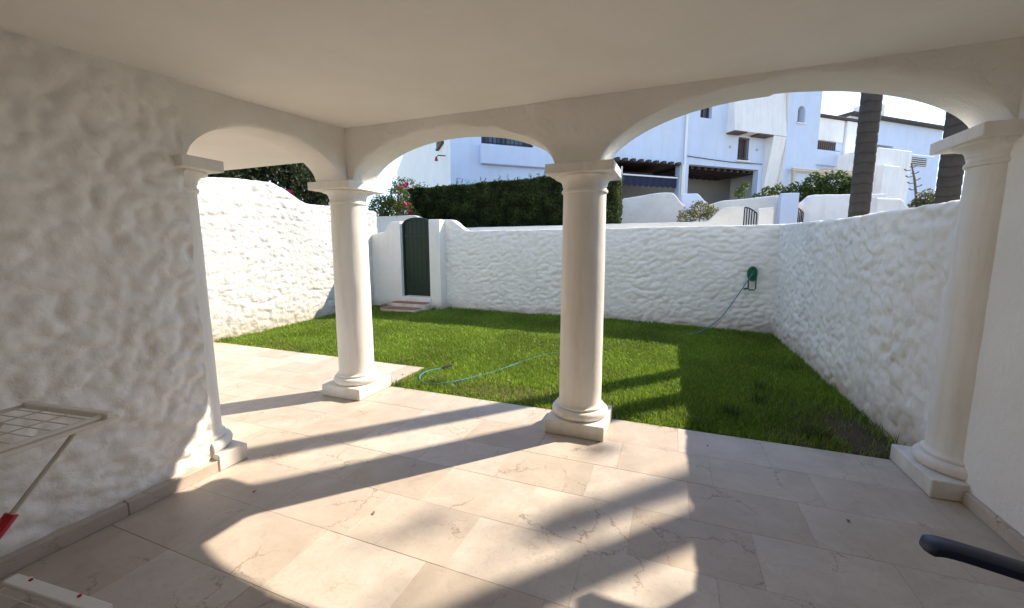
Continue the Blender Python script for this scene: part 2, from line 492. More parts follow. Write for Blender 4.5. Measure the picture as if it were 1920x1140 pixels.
lx, ly = np.linspace(-6.95, 1.72, 110), np.linspace(3.50, 8.62, 70)
LX, LY = np.meshgrid(lx, ly)
LZ = lawn_z(LX, LY)
LZ = np.where((LY < 3.60) | ((LY < 4.36) & (LX < -2.86)), -0.10, LZ)
V = np.stack([LX, LY, LZ], -1).reshape(-1, 3)
nx, ny = len(lx), len(ly)
ii, jj = np.meshgrid(np.arange(nx - 1), np.arange(ny - 1)); b0 = (jj * nx + ii).ravel()
props(np_mesh('lawn_soil', V, np.stack([b0, b0 + 1, b0 + nx + 1, b0 + nx], 1), M['soil'], smooth=True), kind='structure')
props(MB().box(-14, 6, 8.75, 9.85, -0.3, -0.06).build('lane_path', M['pave']), kind='structure')

# ------------------------------------------------------------------ terrace floor: every marble tile its own piece
Y_EDGE, X_STEP, Y_FAR = 3.555, -2.88, 4.30
fb = MB()
fb.box(-6.9, 1.70, -1.25, Y_EDGE - 0.012, -0.16, -0.0025)
fb.box(-6.9, X_STEP - 0.012, Y_EDGE - 0.012, Y_FAR - 0.012, -0.16, -0.0025)
floor = props(fb.build('terrace_floor', M['grout']), kind='structure')
tile_cache = {}
def tile(x0, x1, y0, y1):
    w, d = round(x1 - x0, 3), round(y1 - y0, 3)
    if w < 0.04 or d < 0.04: return
    if (w, d) not in tile_cache:
        j = 0.0007
        m_ = MB().box(-w / 2 + j, w / 2 - j, -d / 2 + j, d / 2 - j, -0.014, 0.0, 0.0007)
        me = bpy.data.meshes.new('tile'); me.from_pydata(m_.v, [], m_.f); me.materials.append(M['marble']); me.update()
        tile_cache[(w, d)] = me
    o = bpy.data.objects.new('tile', tile_cache[(w, d)])
    COL.objects.link(o); o.parent = floor
    o.location = ((x0 + x1) / 2, (y0 + y1) / 2, random.uniform(-0.0007, 0.0007))
offs = {0: 0.16, 1: 0.46, 2: 0.26, 3: 0.03, 4: 0.31, 5: 0.11}
rows = [2.32 + 0.4 * k for k in range(-9, 6)]
for k, y0 in enumerate(rows):
    y1 = y0 + 0.4
    if y0 > Y_FAR - 0.1: continue
    if abs(y1 - 3.52) < 0.05: y1 = Y_EDGE
    if abs(y0 - 3.52) < 0.05: y0 = Y_EDGE
    if y1 > Y_FAR - 0.05: y1 = Y_FAR
    xr = 1.70 if y0 < Y_EDGE - 0.05 else X_STEP
    off = {2.32: 0.16, 1.92: 0.46, 1.52: 0.26}.get(round(rows[k], 2), offs[k % 6])
    x = -7.2 + off
    while x < xr:
        tile(max(x, -6.9), min(x + 0.6, xr), y0, y1)
        x += 0.6

# ------------------------------------------------------------------ walls of hand-trowelled plaster
def lumpy_wall(name, A, B, nrm, thick, top, z0, mat, parent=None, amp=0.008, res=0.022, scale=1.0, seed=0.0, r=0.035, back_amp=0.3, strokes=1.0):
    A, B = np.array(A, float), np.array(B, float)
    L = np.linalg.norm(B - A); t = (B - A) / L; nrm = np.array(nrm, float); nrm /= np.linalg.norm(nrm)
    ns = max(2, int(L / res)); s = np.linspace(0, L, ns + 1)
    tz = np.array([top(v) for v in s]) + 0.006 * noise3(s * 3, seed, 1.7)
    nz = max(4, int((tz.max() - z0) / res))
    f = np.linspace(0, 1, nz + 1)
    secs = []
    for i in range(len(s)):
        zf = z0 + (tz[i] - r - z0) * f
        o = np.zeros_like(zf)
        ar = np.linspace(0, math.pi / 2, 5)[1:]
        oa, za = -r + r * np.cos(ar), tz[i] - r + r * np.sin(ar)
        ob, zb = -thick + r - r * np.sin(ar[:-1]), tz[i] - r + r * np.cos(ar[:-1])
        zb2 = np.linspace(tz[i] - r, z0, 12)
        secs.append(np.stack([np.concatenate([o, oa, [-thick / 2], [-thick + r], ob, np.full(12, -thick)]),
                              np.concatenate([zf, za, [tz[i]], [tz[i]], zb, zb2])], 1))
    secs = np.array(secs)                       # (ns+1, m, 2)
    m = secs.shape[1]
    Sg = np.repeat(s[:, None], m, 1)
    h = stucco(Sg, secs[:, :, 1] - secs[:, :, 0] * 0.8, seed, scale, amp, strokes)
    front = np.arange(m) <= nz + 4
    d = np.where(front[None, :], h, h * back_amp)
    # direction of displacement follows the section's outline
    dirx = np.zeros(m); dirz = np.zeros(m)
    dirx[:nz + 1] = 1; a4 = np.linspace(0, math.pi / 2, 5)[1:]
    dirx[nz + 1:nz + 5] = np.cos(a4); dirz[nz + 1:nz + 5] = np.sin(a4)
    dirz[nz + 5:nz + 7] = 1; dirx[nz + 7:] = -1
    O = secs[:, :, 0] + d * dirx; Z = secs[:, :, 1] + d * dirz * 0.35
    P = A[None, None, :] + t[None, None, :] * Sg[:, :, None] + nrm[None, None, :] * O[:, :, None]
    V = np.concatenate([P, Z[:, :, None]], 2).reshape(-1, 3)
    ii, jj = np.meshgrid(np.arange(ns), np.arange(m), indexing='ij')
    b = (ii * m + jj).ravel(); b1 = (ii * m + (jj + 1) % m).ravel()
    F = np.stack([b, b + m, b1 + m, b1], 1)
    if t[0] * nrm[1] - t[1] * nrm[0] > 0: F = F[:, ::-1]
    caps = []
    o = np_mesh(name, V, F, mat, parent, smooth=True)
    # end caps as fans of quads between front and back outline
    me = o.data
    return o

def caps_for(o):
    import bmesh
    bm = bmesh.new(); bm.from_mesh(o.data)
    edges = [e for e in bm.edges if len(e.link_faces) == 1]
    for f in bmesh.ops.holes_fill(bm, edges=edges, sides=0)['faces']: f.smooth = False
    bm.to_mesh(o.data); bm.free()
    o.data.set_sharp_from_angle(angle=R(60))
    return o

def lerp_profile(pts):
    xs = [p[0] for p in pts]; zs = [p[1] for p in pts]
    def f(v):
        i = int(np.clip(np.searchsorted(xs, v) - 1, 0, len(xs) - 2))
        t = np.clip((v - xs[i]) / (xs[i + 1] - xs[i]), 0, 1); t = t * t * (3 - 2 * t)
        return zs[i] + (zs[i + 1] - zs[i]) * t
    return f

# ------------------------------------------------------------------ the house with its porch
house = empty('house', (0, 0, 0), 'white plastered house with arched porch, marble terrace and round columns', 'house')
w = lumpy_wall('wall', (-2.85, -1.2), (-2.85, 1.706), (1, 0), 0.42, lambda s: 2.74, -0.05, M['wall_in'], house, amp=0.040, res=0.012, scale=1.2, seed=3.1, r=0.01, strokes=1.0)
caps_for(w); w['label'] = 'roughly trowelled white side wall beside the clothes airer'
w = lumpy_wall('wall', (1.70, -1.2), (1.70, 3.30), (-1, 0), 0.35, lambda s: 2.74, -0.05, M['wall_in'], house, amp=0.005, res=0.03, scale=0.7, seed=8.4, r=0.01)
caps_for(w); w['label'] = 'smoother white side wall beside the dark armchair'
# unseen rear porch wall, set close with a white door to bounce light in
rb = MB()
rb.box(-3.25, -1.2, -1.05, -0.8, -0.05, 2.75); rb.box(0.5, 2.05, -1.05, -0.8, -0.05, 2.75); rb.box(-1.2, 0.5, -1.05, -0.8, 2.15, 2.75)
rb.build('wall', M['beam'], house)
dr = MB().box(-1.198, 0.498, -0.97, -0.93, 0.0, 2.148).build('door', M['white_plastic'], house)
fr = MB()
for x in (-1.195, -0.39, 0.415): fr.box(x, x + 0.08, -0.99, -0.91, 0.0, 2.14, 0.004)
fr.box(-1.115, 0.415, -0.985, -0.915, 2.06, 2.138, 0.004)
fr.build('door_frame', M['white_plastic'], dr)

def arch(x, c, a, rise, spring, p=0.57):
    t = (x - c) / a
    return spring + rise * max(0.0, 1 - t * t) ** p if abs(t) < 1 else spring

def loft_beam(name, axis, c0, c1, inner, outer, low, top, mat, n=200, seed=1.0, step_in=1):
    """arched beam: sections across its thickness from inner face to outer face"""
    xs = np.linspace(c0, c1, n + 1)
    nzs = 10; rr = 0.028
    V = []
    sgn = 1 if outer > inner else -1
    for x in xs:
        zl = low(x)
        sec = [(inner, zl + rr + (top - zl - rr) * k / nzs) for k in range(nzs, -1, -1)]
        sec += [(inner + sgn * rr * 0.3, zl + rr * 0.3), (inner + sgn * rr, zl)]
        sec += [(inner + (outer - inner) * 0.5, zl - 0.002), (outer - sgn * rr, zl), (outer - sgn * rr * 0.3, zl + rr * 0.3), (outer, zl + rr)]
        sec += [(outer, zl + (top - zl) * 0.5), (outer, top)]
        V.append(sec)
    V = np.array(V); m = V.shape[1]
    X = np.repeat(xs[:, None], m, 1)
    d = 0.012 * noise3(X * 3.2, V[:, :, 1] * 3.2, seed) + 0.008 * noise3(X * 8, V[:, :, 1] * 8, seed + 3)
    V[:, :11, 0] -= sgn * (d[:, :11])
    V[:, 11:17, 1] += d[:, 11:17] * 0.12
    P = np.stack([X, V[:, :, 0], V[:, :, 1]], -1) if axis == 'x' else np.stack([V[:, :, 0], X, V[:, :, 1]], -1)
    ii, jj = np.meshgrid(np.arange(n), np.arange(m), indexing='ij')
    b = (ii * m + jj).ravel(); b2 = (ii * m + (jj + 1) % m).ravel()
    o = np_mesh(name, P.reshape(-1, 3), np.stack([b, b2, b2 + m, b + m], 1), mat, house, smooth=True)
    import bmesh
    bm = bmesh.new(); bm.from_mesh(o.data)
    bmesh.ops.holes_fill(bm, edges=[e for e in bm.edges if len(e.link_faces) == 1], sides=0)
    bmesh.ops.recalc_face_normals(bm, faces=bm.faces)
    bm.to_mesh(o.data); bm.free()
    o.data.set_sharp_from_angle(angle=R(50))
    return o

SPR = 2.128
def low_front(x):
    if x < -1.6 + 0.73: z = arch(x, -1.865, 0.985, 0.375, SPR)
    else: z = arch(x, 0.575, 1.115, 0.425 - 0.02 * (x - .575), SPR + 0.02 * (x - .575) + (0.012 if x > .575 else 0))
    return z
b = loft_beam('arcade_beam', 'x', -3.22, 2.05, 3.15, 3.50, low_front, 2.74, M['beam'], seed=1.4); b['label'] = 'front beam with two wide arches'
b = loft_beam('arcade_beam', 'y', 1.60, 3.147, -2.90, -3.22, lambda y: arch(y, 2.42, 0.655, 0.30 + 0.03 * (2.42 - y), SPR - 0.035 + 0.045 * (y - 2.42)), 2.74, M['beam'], n=90, seed=7.7); b['label'] = 'side beam with the narrow arch'

# ceiling (slightly sloping) and the roof over it
cx, cy = np.linspace(-3.0, 1.9, 70), np.linspace(-1.3, 3.2, 60)
CX, CY = np.meshgrid(cx, cy)
CZ = 2.605 - 0.062 * (3.15 - CY) + 0.004 * noise3(CX * 1.1, CY * 1.1, 4.0) + 0.0015 * noise3(CX * 5, CY * 5, 1.0)
V = np.stack([CX, CY, CZ], -1).reshape(-1, 3); nx, ny = len(cx), len(cy)
ii, jj = np.meshgrid(np.arange(nx - 1), np.arange(ny - 1)); b0 = (jj * nx + ii).ravel()
np_mesh('ceiling', V, np.stack([b0, b0 + nx, b0 + nx + 1, b0 + 1], 1), M['ceil'], house, smooth=True)
MB().box(-3.24, 9.0, -6.0, 3.52, 2.741, 3.15).build('roof_slab', M['house_white'], house)
MB().box(-3.24, 9.0, -6.0, 2.6, 3.152, 5.8).build('upper_storey', M['house_white'], house)
MB().box(-6.95, -3.242, -1.45, 3.58, 2.452, 2.74, 0.01).build('side_roof', M['ceil'], house)

# skirting of the same marble
for (x0, x1, y0, y1) in ((-2.87, -2.798, -1.2, 0.0), (-2.87, -2.798, 0.003, 0.6), (-2.87, -2.798, 0.603, 1.2), (-2.87, -2.798, 1.203, 1.697)):
    MB().box(x0, x1 + 0.004, y0, y1, 0.0, 0.078, 0.003).build('skirting', M['marble'], house)
for y0, y1 in ((-1.2, 0.6), (0.603, 1.2), (1.203, 1.8), (1.803, 2.4), (2.403, 3.066)):
    MB().box(1.672, 1.702, y0, y1, 0.0, 0.078, 0.003).build('skirting', M['marble'], house)

# columns
def prof_shaft(r0=0.176, r1=0.168, dz=0.0):
    p = [(r0 + 0.022, 0.196), (r0 + 0.022, 0.210), (r0 + 0.016, 0.214), (r0 + 0.006, 0.222), (r0, 0.24)]
    for k in range(1, 17):
        t = k / 16; p.append((r0 + (r1 - r0) * t ** 1.6, 0.24 + (1.93 + dz - 0.24) * t))
    return p
def prof_base(r=0.176):
    p = [(r + 0.02, 0.112)]
    for k in range(0, 13):
        a = -math.pi / 2 + math.pi * k / 12
        p.append((r + 0.022 + 0.036 * math.cos(a), 0.152 + 0.040 * math.sin(a)))
    p.append((r + 0.01, 0.198))
    return p
def prof_cap(r=0.168):
    p = [(r, 1.925), (r + 0.012, 1.932), (r + 0.014, 1.942), (r + 0.012, 1.952), (r + 0.002, 1.958), (r + 0.002, 1.985)]
    for k in range(0, 8):
        a = math.pi / 2 * k / 7
        p.append((r + 0.008 + 0.055 * (1 - math.cos(a)), 1.985 + 0.058 * math.sin(a)))
    p += [(r + 0.068, 2.046), (r + 0.068, 2.062)]
    return p
def column(cx, cy, label, half=False, plinth=None, aba=None, dz=0.0):
    a = (0.0, math.pi) if half else (0.0, 2 * math.pi)
    mk = lambda pr: MB().lathe(pr, (cx, cy), 24 if half else 48, *a)
    o = mk(prof_shaft(dz=dz)).wobble(0.003).build('column', M['column'], house, True, 40); o['label'] = label
    mk(prof_base()).wobble(0.003, 9).build('base_moulding', M['column'], o, True, 40)
    mk([(r_, z_ + dz) for r_, z_ in prof_cap()]).build('capital', M['column'], o, True, 40)
    px0, px1, py0, py1 = plinth or (cx - 0.24, cx + 0.24, cy - 0.25, cy + 0.25)
    MB().box(px0, px1, py0, py1, 0.001, 0.116, 0.006).build('plinth', M['column'], o)
    ax0, ax1, ay0, ay1 = aba or (cx - 0.255, cx + 0.255, cy - 0.255, cy + 0.255)
    MB().box(ax0, ax1, ay0, ay1, 2.058 + dz, 2.13 + dz, 0.005).build('abacus', M['column'], o)
    return o
column(-3.055, 1.70, 'half column set against the end of the rough wall', True, (-3.28, -2.786, 1.698, 1.90), (-3.28, -2.77, 1.65, 1.905), dz=-0.065)
column(-3.06, 3.32, 'sunlit free-standing corner column')
column(-0.675, 3.32, 'middle column between the two front arches')
column(1.78, 3.32, 'column half buried in the right-hand wall', plinth=(1.525, 2.0, 3.07, 3.57), dz=0.045)

# ------------------------------------------------------------------ garden walls
left_top = lerp_profile([(0, 2.45), (4.9, 2.45), (5.6, 2.60), (6.5, 2.68), (6.95, 2.695), (7.85, 2.40), (8.4, 2.40), (9.8, 2.41)])
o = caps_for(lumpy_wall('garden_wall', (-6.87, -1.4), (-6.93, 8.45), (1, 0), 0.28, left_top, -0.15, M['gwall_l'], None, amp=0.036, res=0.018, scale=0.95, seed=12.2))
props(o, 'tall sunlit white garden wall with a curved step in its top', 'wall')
back_top = lerp_profile([(0, 2.17), (0.14, 2.17), (0.62, 1.905), (2.5, 1.90), (7.0, 1.915)])
o = caps_for(lumpy_wall('garden_wall', (-5.01, 8.50), (1.78, 8.33), (0, -1), 0.24, back_top, -0.15, M['gwall'], None, amp=0.038, res=0.017, scale=1.0, seed=20.7))
props(o, 'long shaded white wall behind the lawn with the hose holder on it', 'wall')
right_top = lerp_profile([(0, 1.81), (2.0, 1.83), (5.3, 1.905)])
o = caps_for(lumpy_wall('garden_wall', (1.70, 3.31), (1.70, 8.45), (-1, 0), 0.24, right_top, -0.15, M['gwall_r'], None, amp=0.036, res=0.017, scale=1.0, seed=31.5))
props(o, 'weathered white side wall running from the right column to the back corner', 'wall')
gate_top = lerp_profile([(0, 1.84), (0.42, 1.90), (0.66, 2.14), (0.92, 2.145)])
o = caps_for(lumpy_wall('gate_wall', (-7.0, 8.25), (-6.085, 8.25), (0, -1), 0.26, gate_top, -0.15, M['gwall'], None, amp=0.006, res=0.03, seed=41.0))
props(o, 'short white wall with a scooped top left of the green gate', 'wall')
o = caps_for(lumpy_wall('gate_pillar', (-5.285, 8.25), (-5.0, 8.25), (0, -1), 0.40, lambda s: 2.165, -0.15, M['gwall'], None, amp=0.005, res=0.03, seed=44.0))
props(o, 'white pillar right of the green gate', 'pillar')

# gate
gate = empty('garden_gate', (-5.685, 8.38, 0.36), 'dark green arched wooden gate above the tiled steps', 'gate')
gx0, gx1, gzb = -6.083, -5.287, 0.36
def gate_top_z(x):
    t = (x + 5.685) / 0.40
    return 2.06 + 0.17 * math.sqrt(max(0, 1 - t * t))
npl = 6; pw = (gx1 - gx0 - 0.08) / npl
for k in range(npl):
    a = gx0 + 0.04 + pw * k + 0.003; bx_ = a + pw - 0.006
    V = []; F = []
    xs = np.linspace(a, bx_, 5)
    for y in (8.36, 8.39):
        for x in xs: V.append((x, y, gzb + 0.01))
        for x in xs: V.append((x, y, gate_top_z(x) - 0.032))
    for i in range(4):
        F += [(i, i + 1, i + 6, i + 5), (10 + i, 15 + i, 16 + i, 11 + i), (5 + i, 6 + i, 16 + i, 15 + i), (i, 10 + i, 11 + i, i + 1)]
    F += [(0, 5, 15, 10), (4, 14, 19, 9)]
    mesh('plank', V, F, M['green_wood'], gate)
gf = MB()
outer = [(gx0 + 0.004, gzb)] + [(x, gate_top_z(x)) for x in np.linspace(gx0 + 0.004, gx1 - 0.004, 25)] + [(gx1 - 0.004, gzb)]
inner = [(gx0 + 0.045, gzb)] + [(gx0 + 0.045 + (gx1 - gx0 - 0.09) * k / 24, gate_top_z(gx0 + 0.045 + (gx1 - gx0 - 0.09) * k / 24) - 0.045) for k in range(25)] + [(gx1 - 0.045, gzb)]
V = []; F = []
for y in (8.335, 8.40):
    V += [(x, y, z) for x, z in outer]; V += [(x, y, z) for x, z in inner]
nO = len(outer)
for i in range(nO - 1):
    F += [(i, i + 1, nO + i + 1, nO + i), (2 * nO + i, 3 * nO + i, 3 * nO + i + 1, 2 * nO + i + 1),
          (i, 2 * nO + i, 2 * nO + i + 1, i + 1), (nO + i, nO + i + 1, 3 * nO + i + 1, 3 * nO + i)]
mesh('frame', V, F, M['green_wood'], gate)
for z in (0.62, 1.75): MB().box(gx0 + 0.05, gx1 - 0.05, 8.342, 8.358, z, z + 0.09, 0.003).build('ledge', M['green_wood'], gate)
MB().tube([(-5.38, 8.355, 1.22), (-5.38, 8.315, 1.22), (-5.38, 8.315, 1.32), (-5.38, 8.355, 1.32)], 0.008).build('handle', M['iron'], gate)

# steps with terracotta treads
st = empty('garden_steps', (-5.75, 8.05, 0), 'two low white steps with terracotta treads below the green gate', 'steps')
MB().box(-6.10, -5.27, 8.20, 8.50, -0.1, 0.355, 0.01).build('threshold', M['gwall'], st)
MB().box(-6.20, -5.26, 7.97, 8.24, -0.1, 0.225, 0.01).build('riser', M['gwall'], st)
MB().box(-6.32, -5.38, 7.70, 7.97, -0.1, 0.125, 0.01).build('riser', M['gwall'], st)
for x0, x1, y0, y1, z in ((-6.20, -5.26, 7.955, 8.198, 0.226), (-6.32, -5.38, 7.685, 7.955, 0.126)):
    for k in range(3):
        w_ = (x1 - x0) / 3
        MB().box(x0 + w_ * k + 0.003, x0 + w_ * (k + 1) - 0.003, y0, y1, z, z + 0.018, 0.003).build('tread_tile', M['terracotta'], st)

# ------------------------------------------------------------------ hose holder and hose
hh = empty('hose_holder', (1.32, 8.33, 1.0), 'green plastic hose holder fixed to the back wall', 'hose holder')
hx = 1.325
ov = [(hx + 0.075 * math.cos(t), 8.30, 1.06 + 0.13 * math.sin(t)) for t in np.linspace(0, 2 * math.pi, 25)[:-1]]
V = [(x, 8.325, z) for x, y, z in ov] + [(x, 8.285, z) for x, y, z in ov]
n = len(ov)
F = [tuple(range(n)), tuple(range(n, 2 * n))[::-1]] + [(i, (i + 1) % n, n + (i + 1) % n, n + i) for i in range(n)]
mesh('back_plate', V, F, M['green_plastic'], hh)
MB().tube([(hx + 0.066 * math.cos(t), 8.235, 1.06 + 0.12 * math.sin(t)) for t in np.linspace(0, 2 * math.pi, 25)], 0.012).build('rim', M['green_plastic'], hh, True)
MB().tube([(hx, 8.29, 1.07), (hx, 8.225, 1.07)], 0.045, 14).build('hub', M['green_plastic'], hh, True)
MB().tube([(hx + 0.065, 8.27, 1.0), (hx + 0.065, 8.26, 0.80), (hx + 0.045, 8.26, 0.775), (hx - 0.03, 8.26, 0.775), (hx - 0.05, 8.26, 0.80), (hx - 0.05, 8.27, 0.98)], 0.012).build('bracket', M['green_plastic'], hh, True)
MB().tube([(hx - 0.05, 8.26, 0.80), (hx - 0.12, 8.25, 0.79)], 0.016).build('spout', M['green_plastic'], hh, True)

def spline(pts, n=12):
    P = [Vector(p) for p in pts]; P = [P[0] * 2 - P[1]] + P + [P[-1] * 2 - P[-2]]
    out = []
    for i in range(1, len(P) - 2):
        for k in range(n):
            t = k / n
            a, b_, c, d = P[i - 1], P[i], P[i + 1], P[i + 2]
            out.append(0.5 * ((2 * b_) + (c - a) * t + (2 * a - 5 * b_ + 4 * c - d) * t * t + (3 * b_ - a - 3 * c + d) * t ** 3))
    out.append(P[-2]); return out
gz = lambda x, y, a=0.014: float(lawn_z(x, y)) + a
hp = [(hx - 0.02, 8.20, 1.07), (hx - 0.04, 8.17, 1.02), (1.05, 8.02, 0.62), (0.82, 7.85, 0.30), (0.52, 7.62, 0.09), (0.25, 7.40, gz(.25, 7.4)),
      (-0.5, 6.6, gz(-.5, 6.6)), (-1.25, 5.85, gz(-1.25, 5.85)), (-1.68, 5.35, gz(-1.68, 5.35)), (-1.97, 4.52, gz(-1.97, 4.52, .026)), (-2.24, 3.93, gz(-2.24, 3.93, .032)),
      (-2.47, 3.76, gz(-2.47, 3.76, .032)), (-2.68, 3.90, gz(-2.68, 3.9, .032)), (-2.74, 4.13, gz(-2.74, 4.13, .032)), (-2.64, 4.36, gz(-2.64, 4.36, .032))]
hose = empty('garden_hose', (-1.7, 5.35, 0.0), 'thin teal garden hose hanging from the holder and lying across the lawn', 'hose')
MB().tube(spline(hp), 0.0085, 8).build('pipe', M['hose'], hose, True)
e0, e1 = Vector(hp[-1]), Vector((-2.60, 4.43, gz(-2.6, 4.43, .04)))
MB().tube([e0 + (e0 - e1) * 0.2, e0 + (e1 - e0) * 0.5, e1, e1 + (e1 - e0) * 0.6], [0.014, 0.02, 0.018, 0.012], 10).build('connector', M['black'], hose, True)

# ------------------------------------------------------------------ clothes airer at the left wall
ai = empty('clothes_airer', (-2.3, 0.6, 0), 'white folding clothes airer with red joints against the rough wall', 'clothes airer')
def airer_tier(z, a, bq, back_len, end_w):
    a, bq = Vector((*a, z)), Vector((*bq, z)); u = (bq - a).normalized(); v = Vector((-u.y, u.x, 0))
    L = (bq - a).length
    MB().obox(a, u, v, -0.01, L + 0.03, -end_w, 0, -0.012, 0.014, 0.004).build('end_bar', M['white_plastic'], ai)
    for x in (0.0, L):
        MB().tube([a + u * x - v * end_w, a + u * x - v * back_len], 0.008).build('rail', M['wire_dark'] if x == 0 else M['white_plastic'], ai, True)
    k = 1
    while k * 0.052 < back_len:
        MB().tube([a - v * (end_w + 0.052 * k - 0.02), a + u * L - v * (end_w + 0.052 * k - 0.02)], 0.0021, 6).build('wire', M['wire'], ai, True); k += 1
    for x in (0.33, 0.66):
        MB().tube([a + u * L * x - v * end_w, a + u * L * x - v * back_len], 0.0024, 6).build('wire', M['wire_dark'], ai, True)
    return a, u, v, L
a, u, v, L = airer_tier(0.84, (-2.53, 0.818), (-2.085, 0.876), 0.85, 0.028)
MB().obox(a, u, v, L - 0.012, L + 0.012, -0.85, 0.03, -0.03, -0.012, 0.004).build('side_bar', M['white_plastic'], ai)
a2, u2, v2, L2 = airer_tier(0.10, (-2.555, 0.711), (-2.02, 0.766), 0.7, 0.05)
MB().obox(a2, u2, v2, 0.05, L2 + 0.0, -0.17, -0.135, -0.01, 0.012, 0.004).build('cross_bar', M['white_plastic'], ai)
for x in (0.10, 0.40):
    p = a2 + u2 * x - v2 * 0.012
    MB().tube([p + Vector((0, 0, 0.012)), p + Vector((0, 0, 0.019))], 0.007, 10).build('rivet', M['red'], ai)
for q0, q1 in (((-2.10, 0.775, 0.80), (-2.10, 0.19, 0.115)), ((-2.50, 0.72, 0.80), (-2.52, 0.15, 0.115))):
    q0, q1 = Vector(q0), Vector(q1)
    lg = MB().tube([q0, q1], 0.0085).build('leg', M['wire_dark'], ai, True)
    c0, c1 = q0.lerp(q1, 0.315), q0.lerp(q1, 0.40)
    MB().tube([c0, c1], 0.019, 10).build('joint_sleeve', M['red'], lg, True)
for q in ((-2.5, 0.72), (-2.03, 0.74), (-2.5, 0.12), (-2.06, 0.15)):
    MB().tube([(*q, 0.0), (*q, 0.10)], 0.010).build('foot', M['white_plastic'], ai, True)

# ------------------------------------------------------------------ dark armchair, mostly out of the picture to the right
ch = empty('armchair', (1.15, 1.15, 0), 'dark navy outdoor chair, only its armrest in view at lower right', 'chair')
def armrest(y0, dy):
    path = spline([(0.745, y0, 0.612), (0.80, y0 - 0.005, 0.622), (0.95, y0 - 0.045 * dy, 0.62), (1.12, y0 - 0.075 * dy, 0.612), (1.30, y0 - 0.08 * dy, 0.60)], 6)
    V = []; F = []
    for i, p in enumerate(path):
        t = i / (len(path) - 1)
        hw = 0.038 * min(1, 0.45 + t * 9); th = 0.017 * min(1, 0.5 + t * 7)
        for k in range(12):
            a_ = 2 * math.pi * k / 12
            ca, sa = math.cos(a_), math.sin(a_)
            V.append((p.x, p.y + hw * math.copysign(abs(ca) ** 0.55, ca), p.z + th * math.copysign(abs(sa) ** 0.55, sa)))
    for i in range(len(path) - 1):
        for k in range(12): F.append((i * 12 + k, i * 12 + (k + 1) % 12, (i + 1) * 12 + (k + 1) % 12, (i + 1) * 12 + k))
    F += [tuple(range(12))[::-1], tuple(range(len(V) - 12, len(V)))]
    mesh('armrest', V, F, M['navy'], ch, True, 50)
armrest(1.50, 1.0); armrest(0.92, -1.0)
MB().box(0.98, 1.48, 0.97, 1.42, 0.40, 0.43, 0.012).build('seat', M['navy'], ch)
MB().obox((1.46, 0.97, 0.43), (0.26, 0, 0.97), (0, 1, 0), 0.0, 0.5, 0.0, 0.45, -0.02, 0.01, 0.008).build('backrest', M['navy'], ch)
for x, y, x2 in ((1.12, 1.45, 1.12), (1.12, 0.96, 1.12), (1.45, 1.45, 1.55), (1.45, 0.96, 1.55)):
    MB().tube([(x2, y, 0.0), (x, y, 0.43), (x, y, 0.605)], 0.014).build('leg', M['navy'], ch, True)

# ------------------------------------------------------------------ grass
def grass_field():
    A = 9.0 * 5.3
    n = 400000
    x = rng.uniform(-6.9, 1.70, n); y = rng.uniform(3.53, 8.50, n)
    keep = (y > 3.575) & ~((x < -2.86) & (y < 4.315))
    dens = np.clip(1.25 - (y - 3.5) * 0.12, 0.5, 1)
    bare = noise3(x * 1.6, y * 1.6, 9.3)
    edge = np.clip((x - 0.7) / 0.8, 0, 1) * np.clip((4.9 - y) / 1.0, 0, 1)
    spot = np.exp(-(((x + 1.6) / 0.6) ** 2 + ((y - 3.88) / 0.24) ** 2)) + 0.8 * np.exp(-(((x + 5.6) / 0.5) ** 2 + ((y - 4.55) / 0.2) ** 2)) + 0.8 * np.exp(-(((x - 1.45) / 0.25) ** 2 + ((y - 4.1) / 0.6) ** 2))
    spot = np.clip(spot, 0, 1)
    dens = dens * np.clip(1 - 0.6 * edge - 0.7 * spot - 0.5 * np.clip(bare - 0.3, 0, 1) * 2, 0.05, 1)
    keep &= rng.random(n) < dens
    # keep blades clear of the walls' feet and steps
    keep &= ~((x > -6.35) & (x < -5.35) & (y > 7.69)) & (y < 8.48 - 0.025 * (x + 5))
    x, y, spot, edge = x[keep], y[keep], spot[keep], edge[keep]; n = len(x)
    z = lawn_z(x, y)
    tall = 0.045 + 0.014 * noise3(x * 2.5, y * 2.5, 3.3)
    t1 = np.clip((x + 0.3) / 0.7, 0, 1) * np.clip((4.55 - y) / 0.8, 0, 1)
    h = tall * rng.uniform(0.45, 1.5, n) * (1 + 0.7 * t1 * rng.random(n))
    wall_tuft = np.exp(-((1.68 - x) / 0.10) ** 2) + np.exp(-((y - 8.40) / 0.09) ** 2) + np.exp(-((x + 6.86) / 0.12) ** 2)
    h *= 1 + 0.6 * np.clip(wall_tuft, 0, 1) * rng.random(n)
    wd = rng.uniform(0.0014, 0.0042, n) * (1 + 0.16 * (y - 3.5))
    dist = rng.random(n) ** 1.8 * 1.5 - 0.25
    c = np.stack([0.155 + 0.15 * dist, 0.265 + 0.17 * dist, 0.030 + 0.032 * dist], 1)
    patch = np.clip(noise3(x * 1.1, y * 1.1, 14.0) + 0.5, 0, 1)[:, None]
    c = c * (0.8 + 0.4 * patch)
    straw = rng.random(n) < (0.05 + 0.25 * spot + 0.10 * edge)
    c[straw] = np.array([0.26, 0.21, 0.09]) * rng.uniform(0.6, 1.2, (straw.sum(), 1))
    return x, y, z, h, wd, c
gxx, gyy, gzz, ghh, gww, gcc = grass_field()
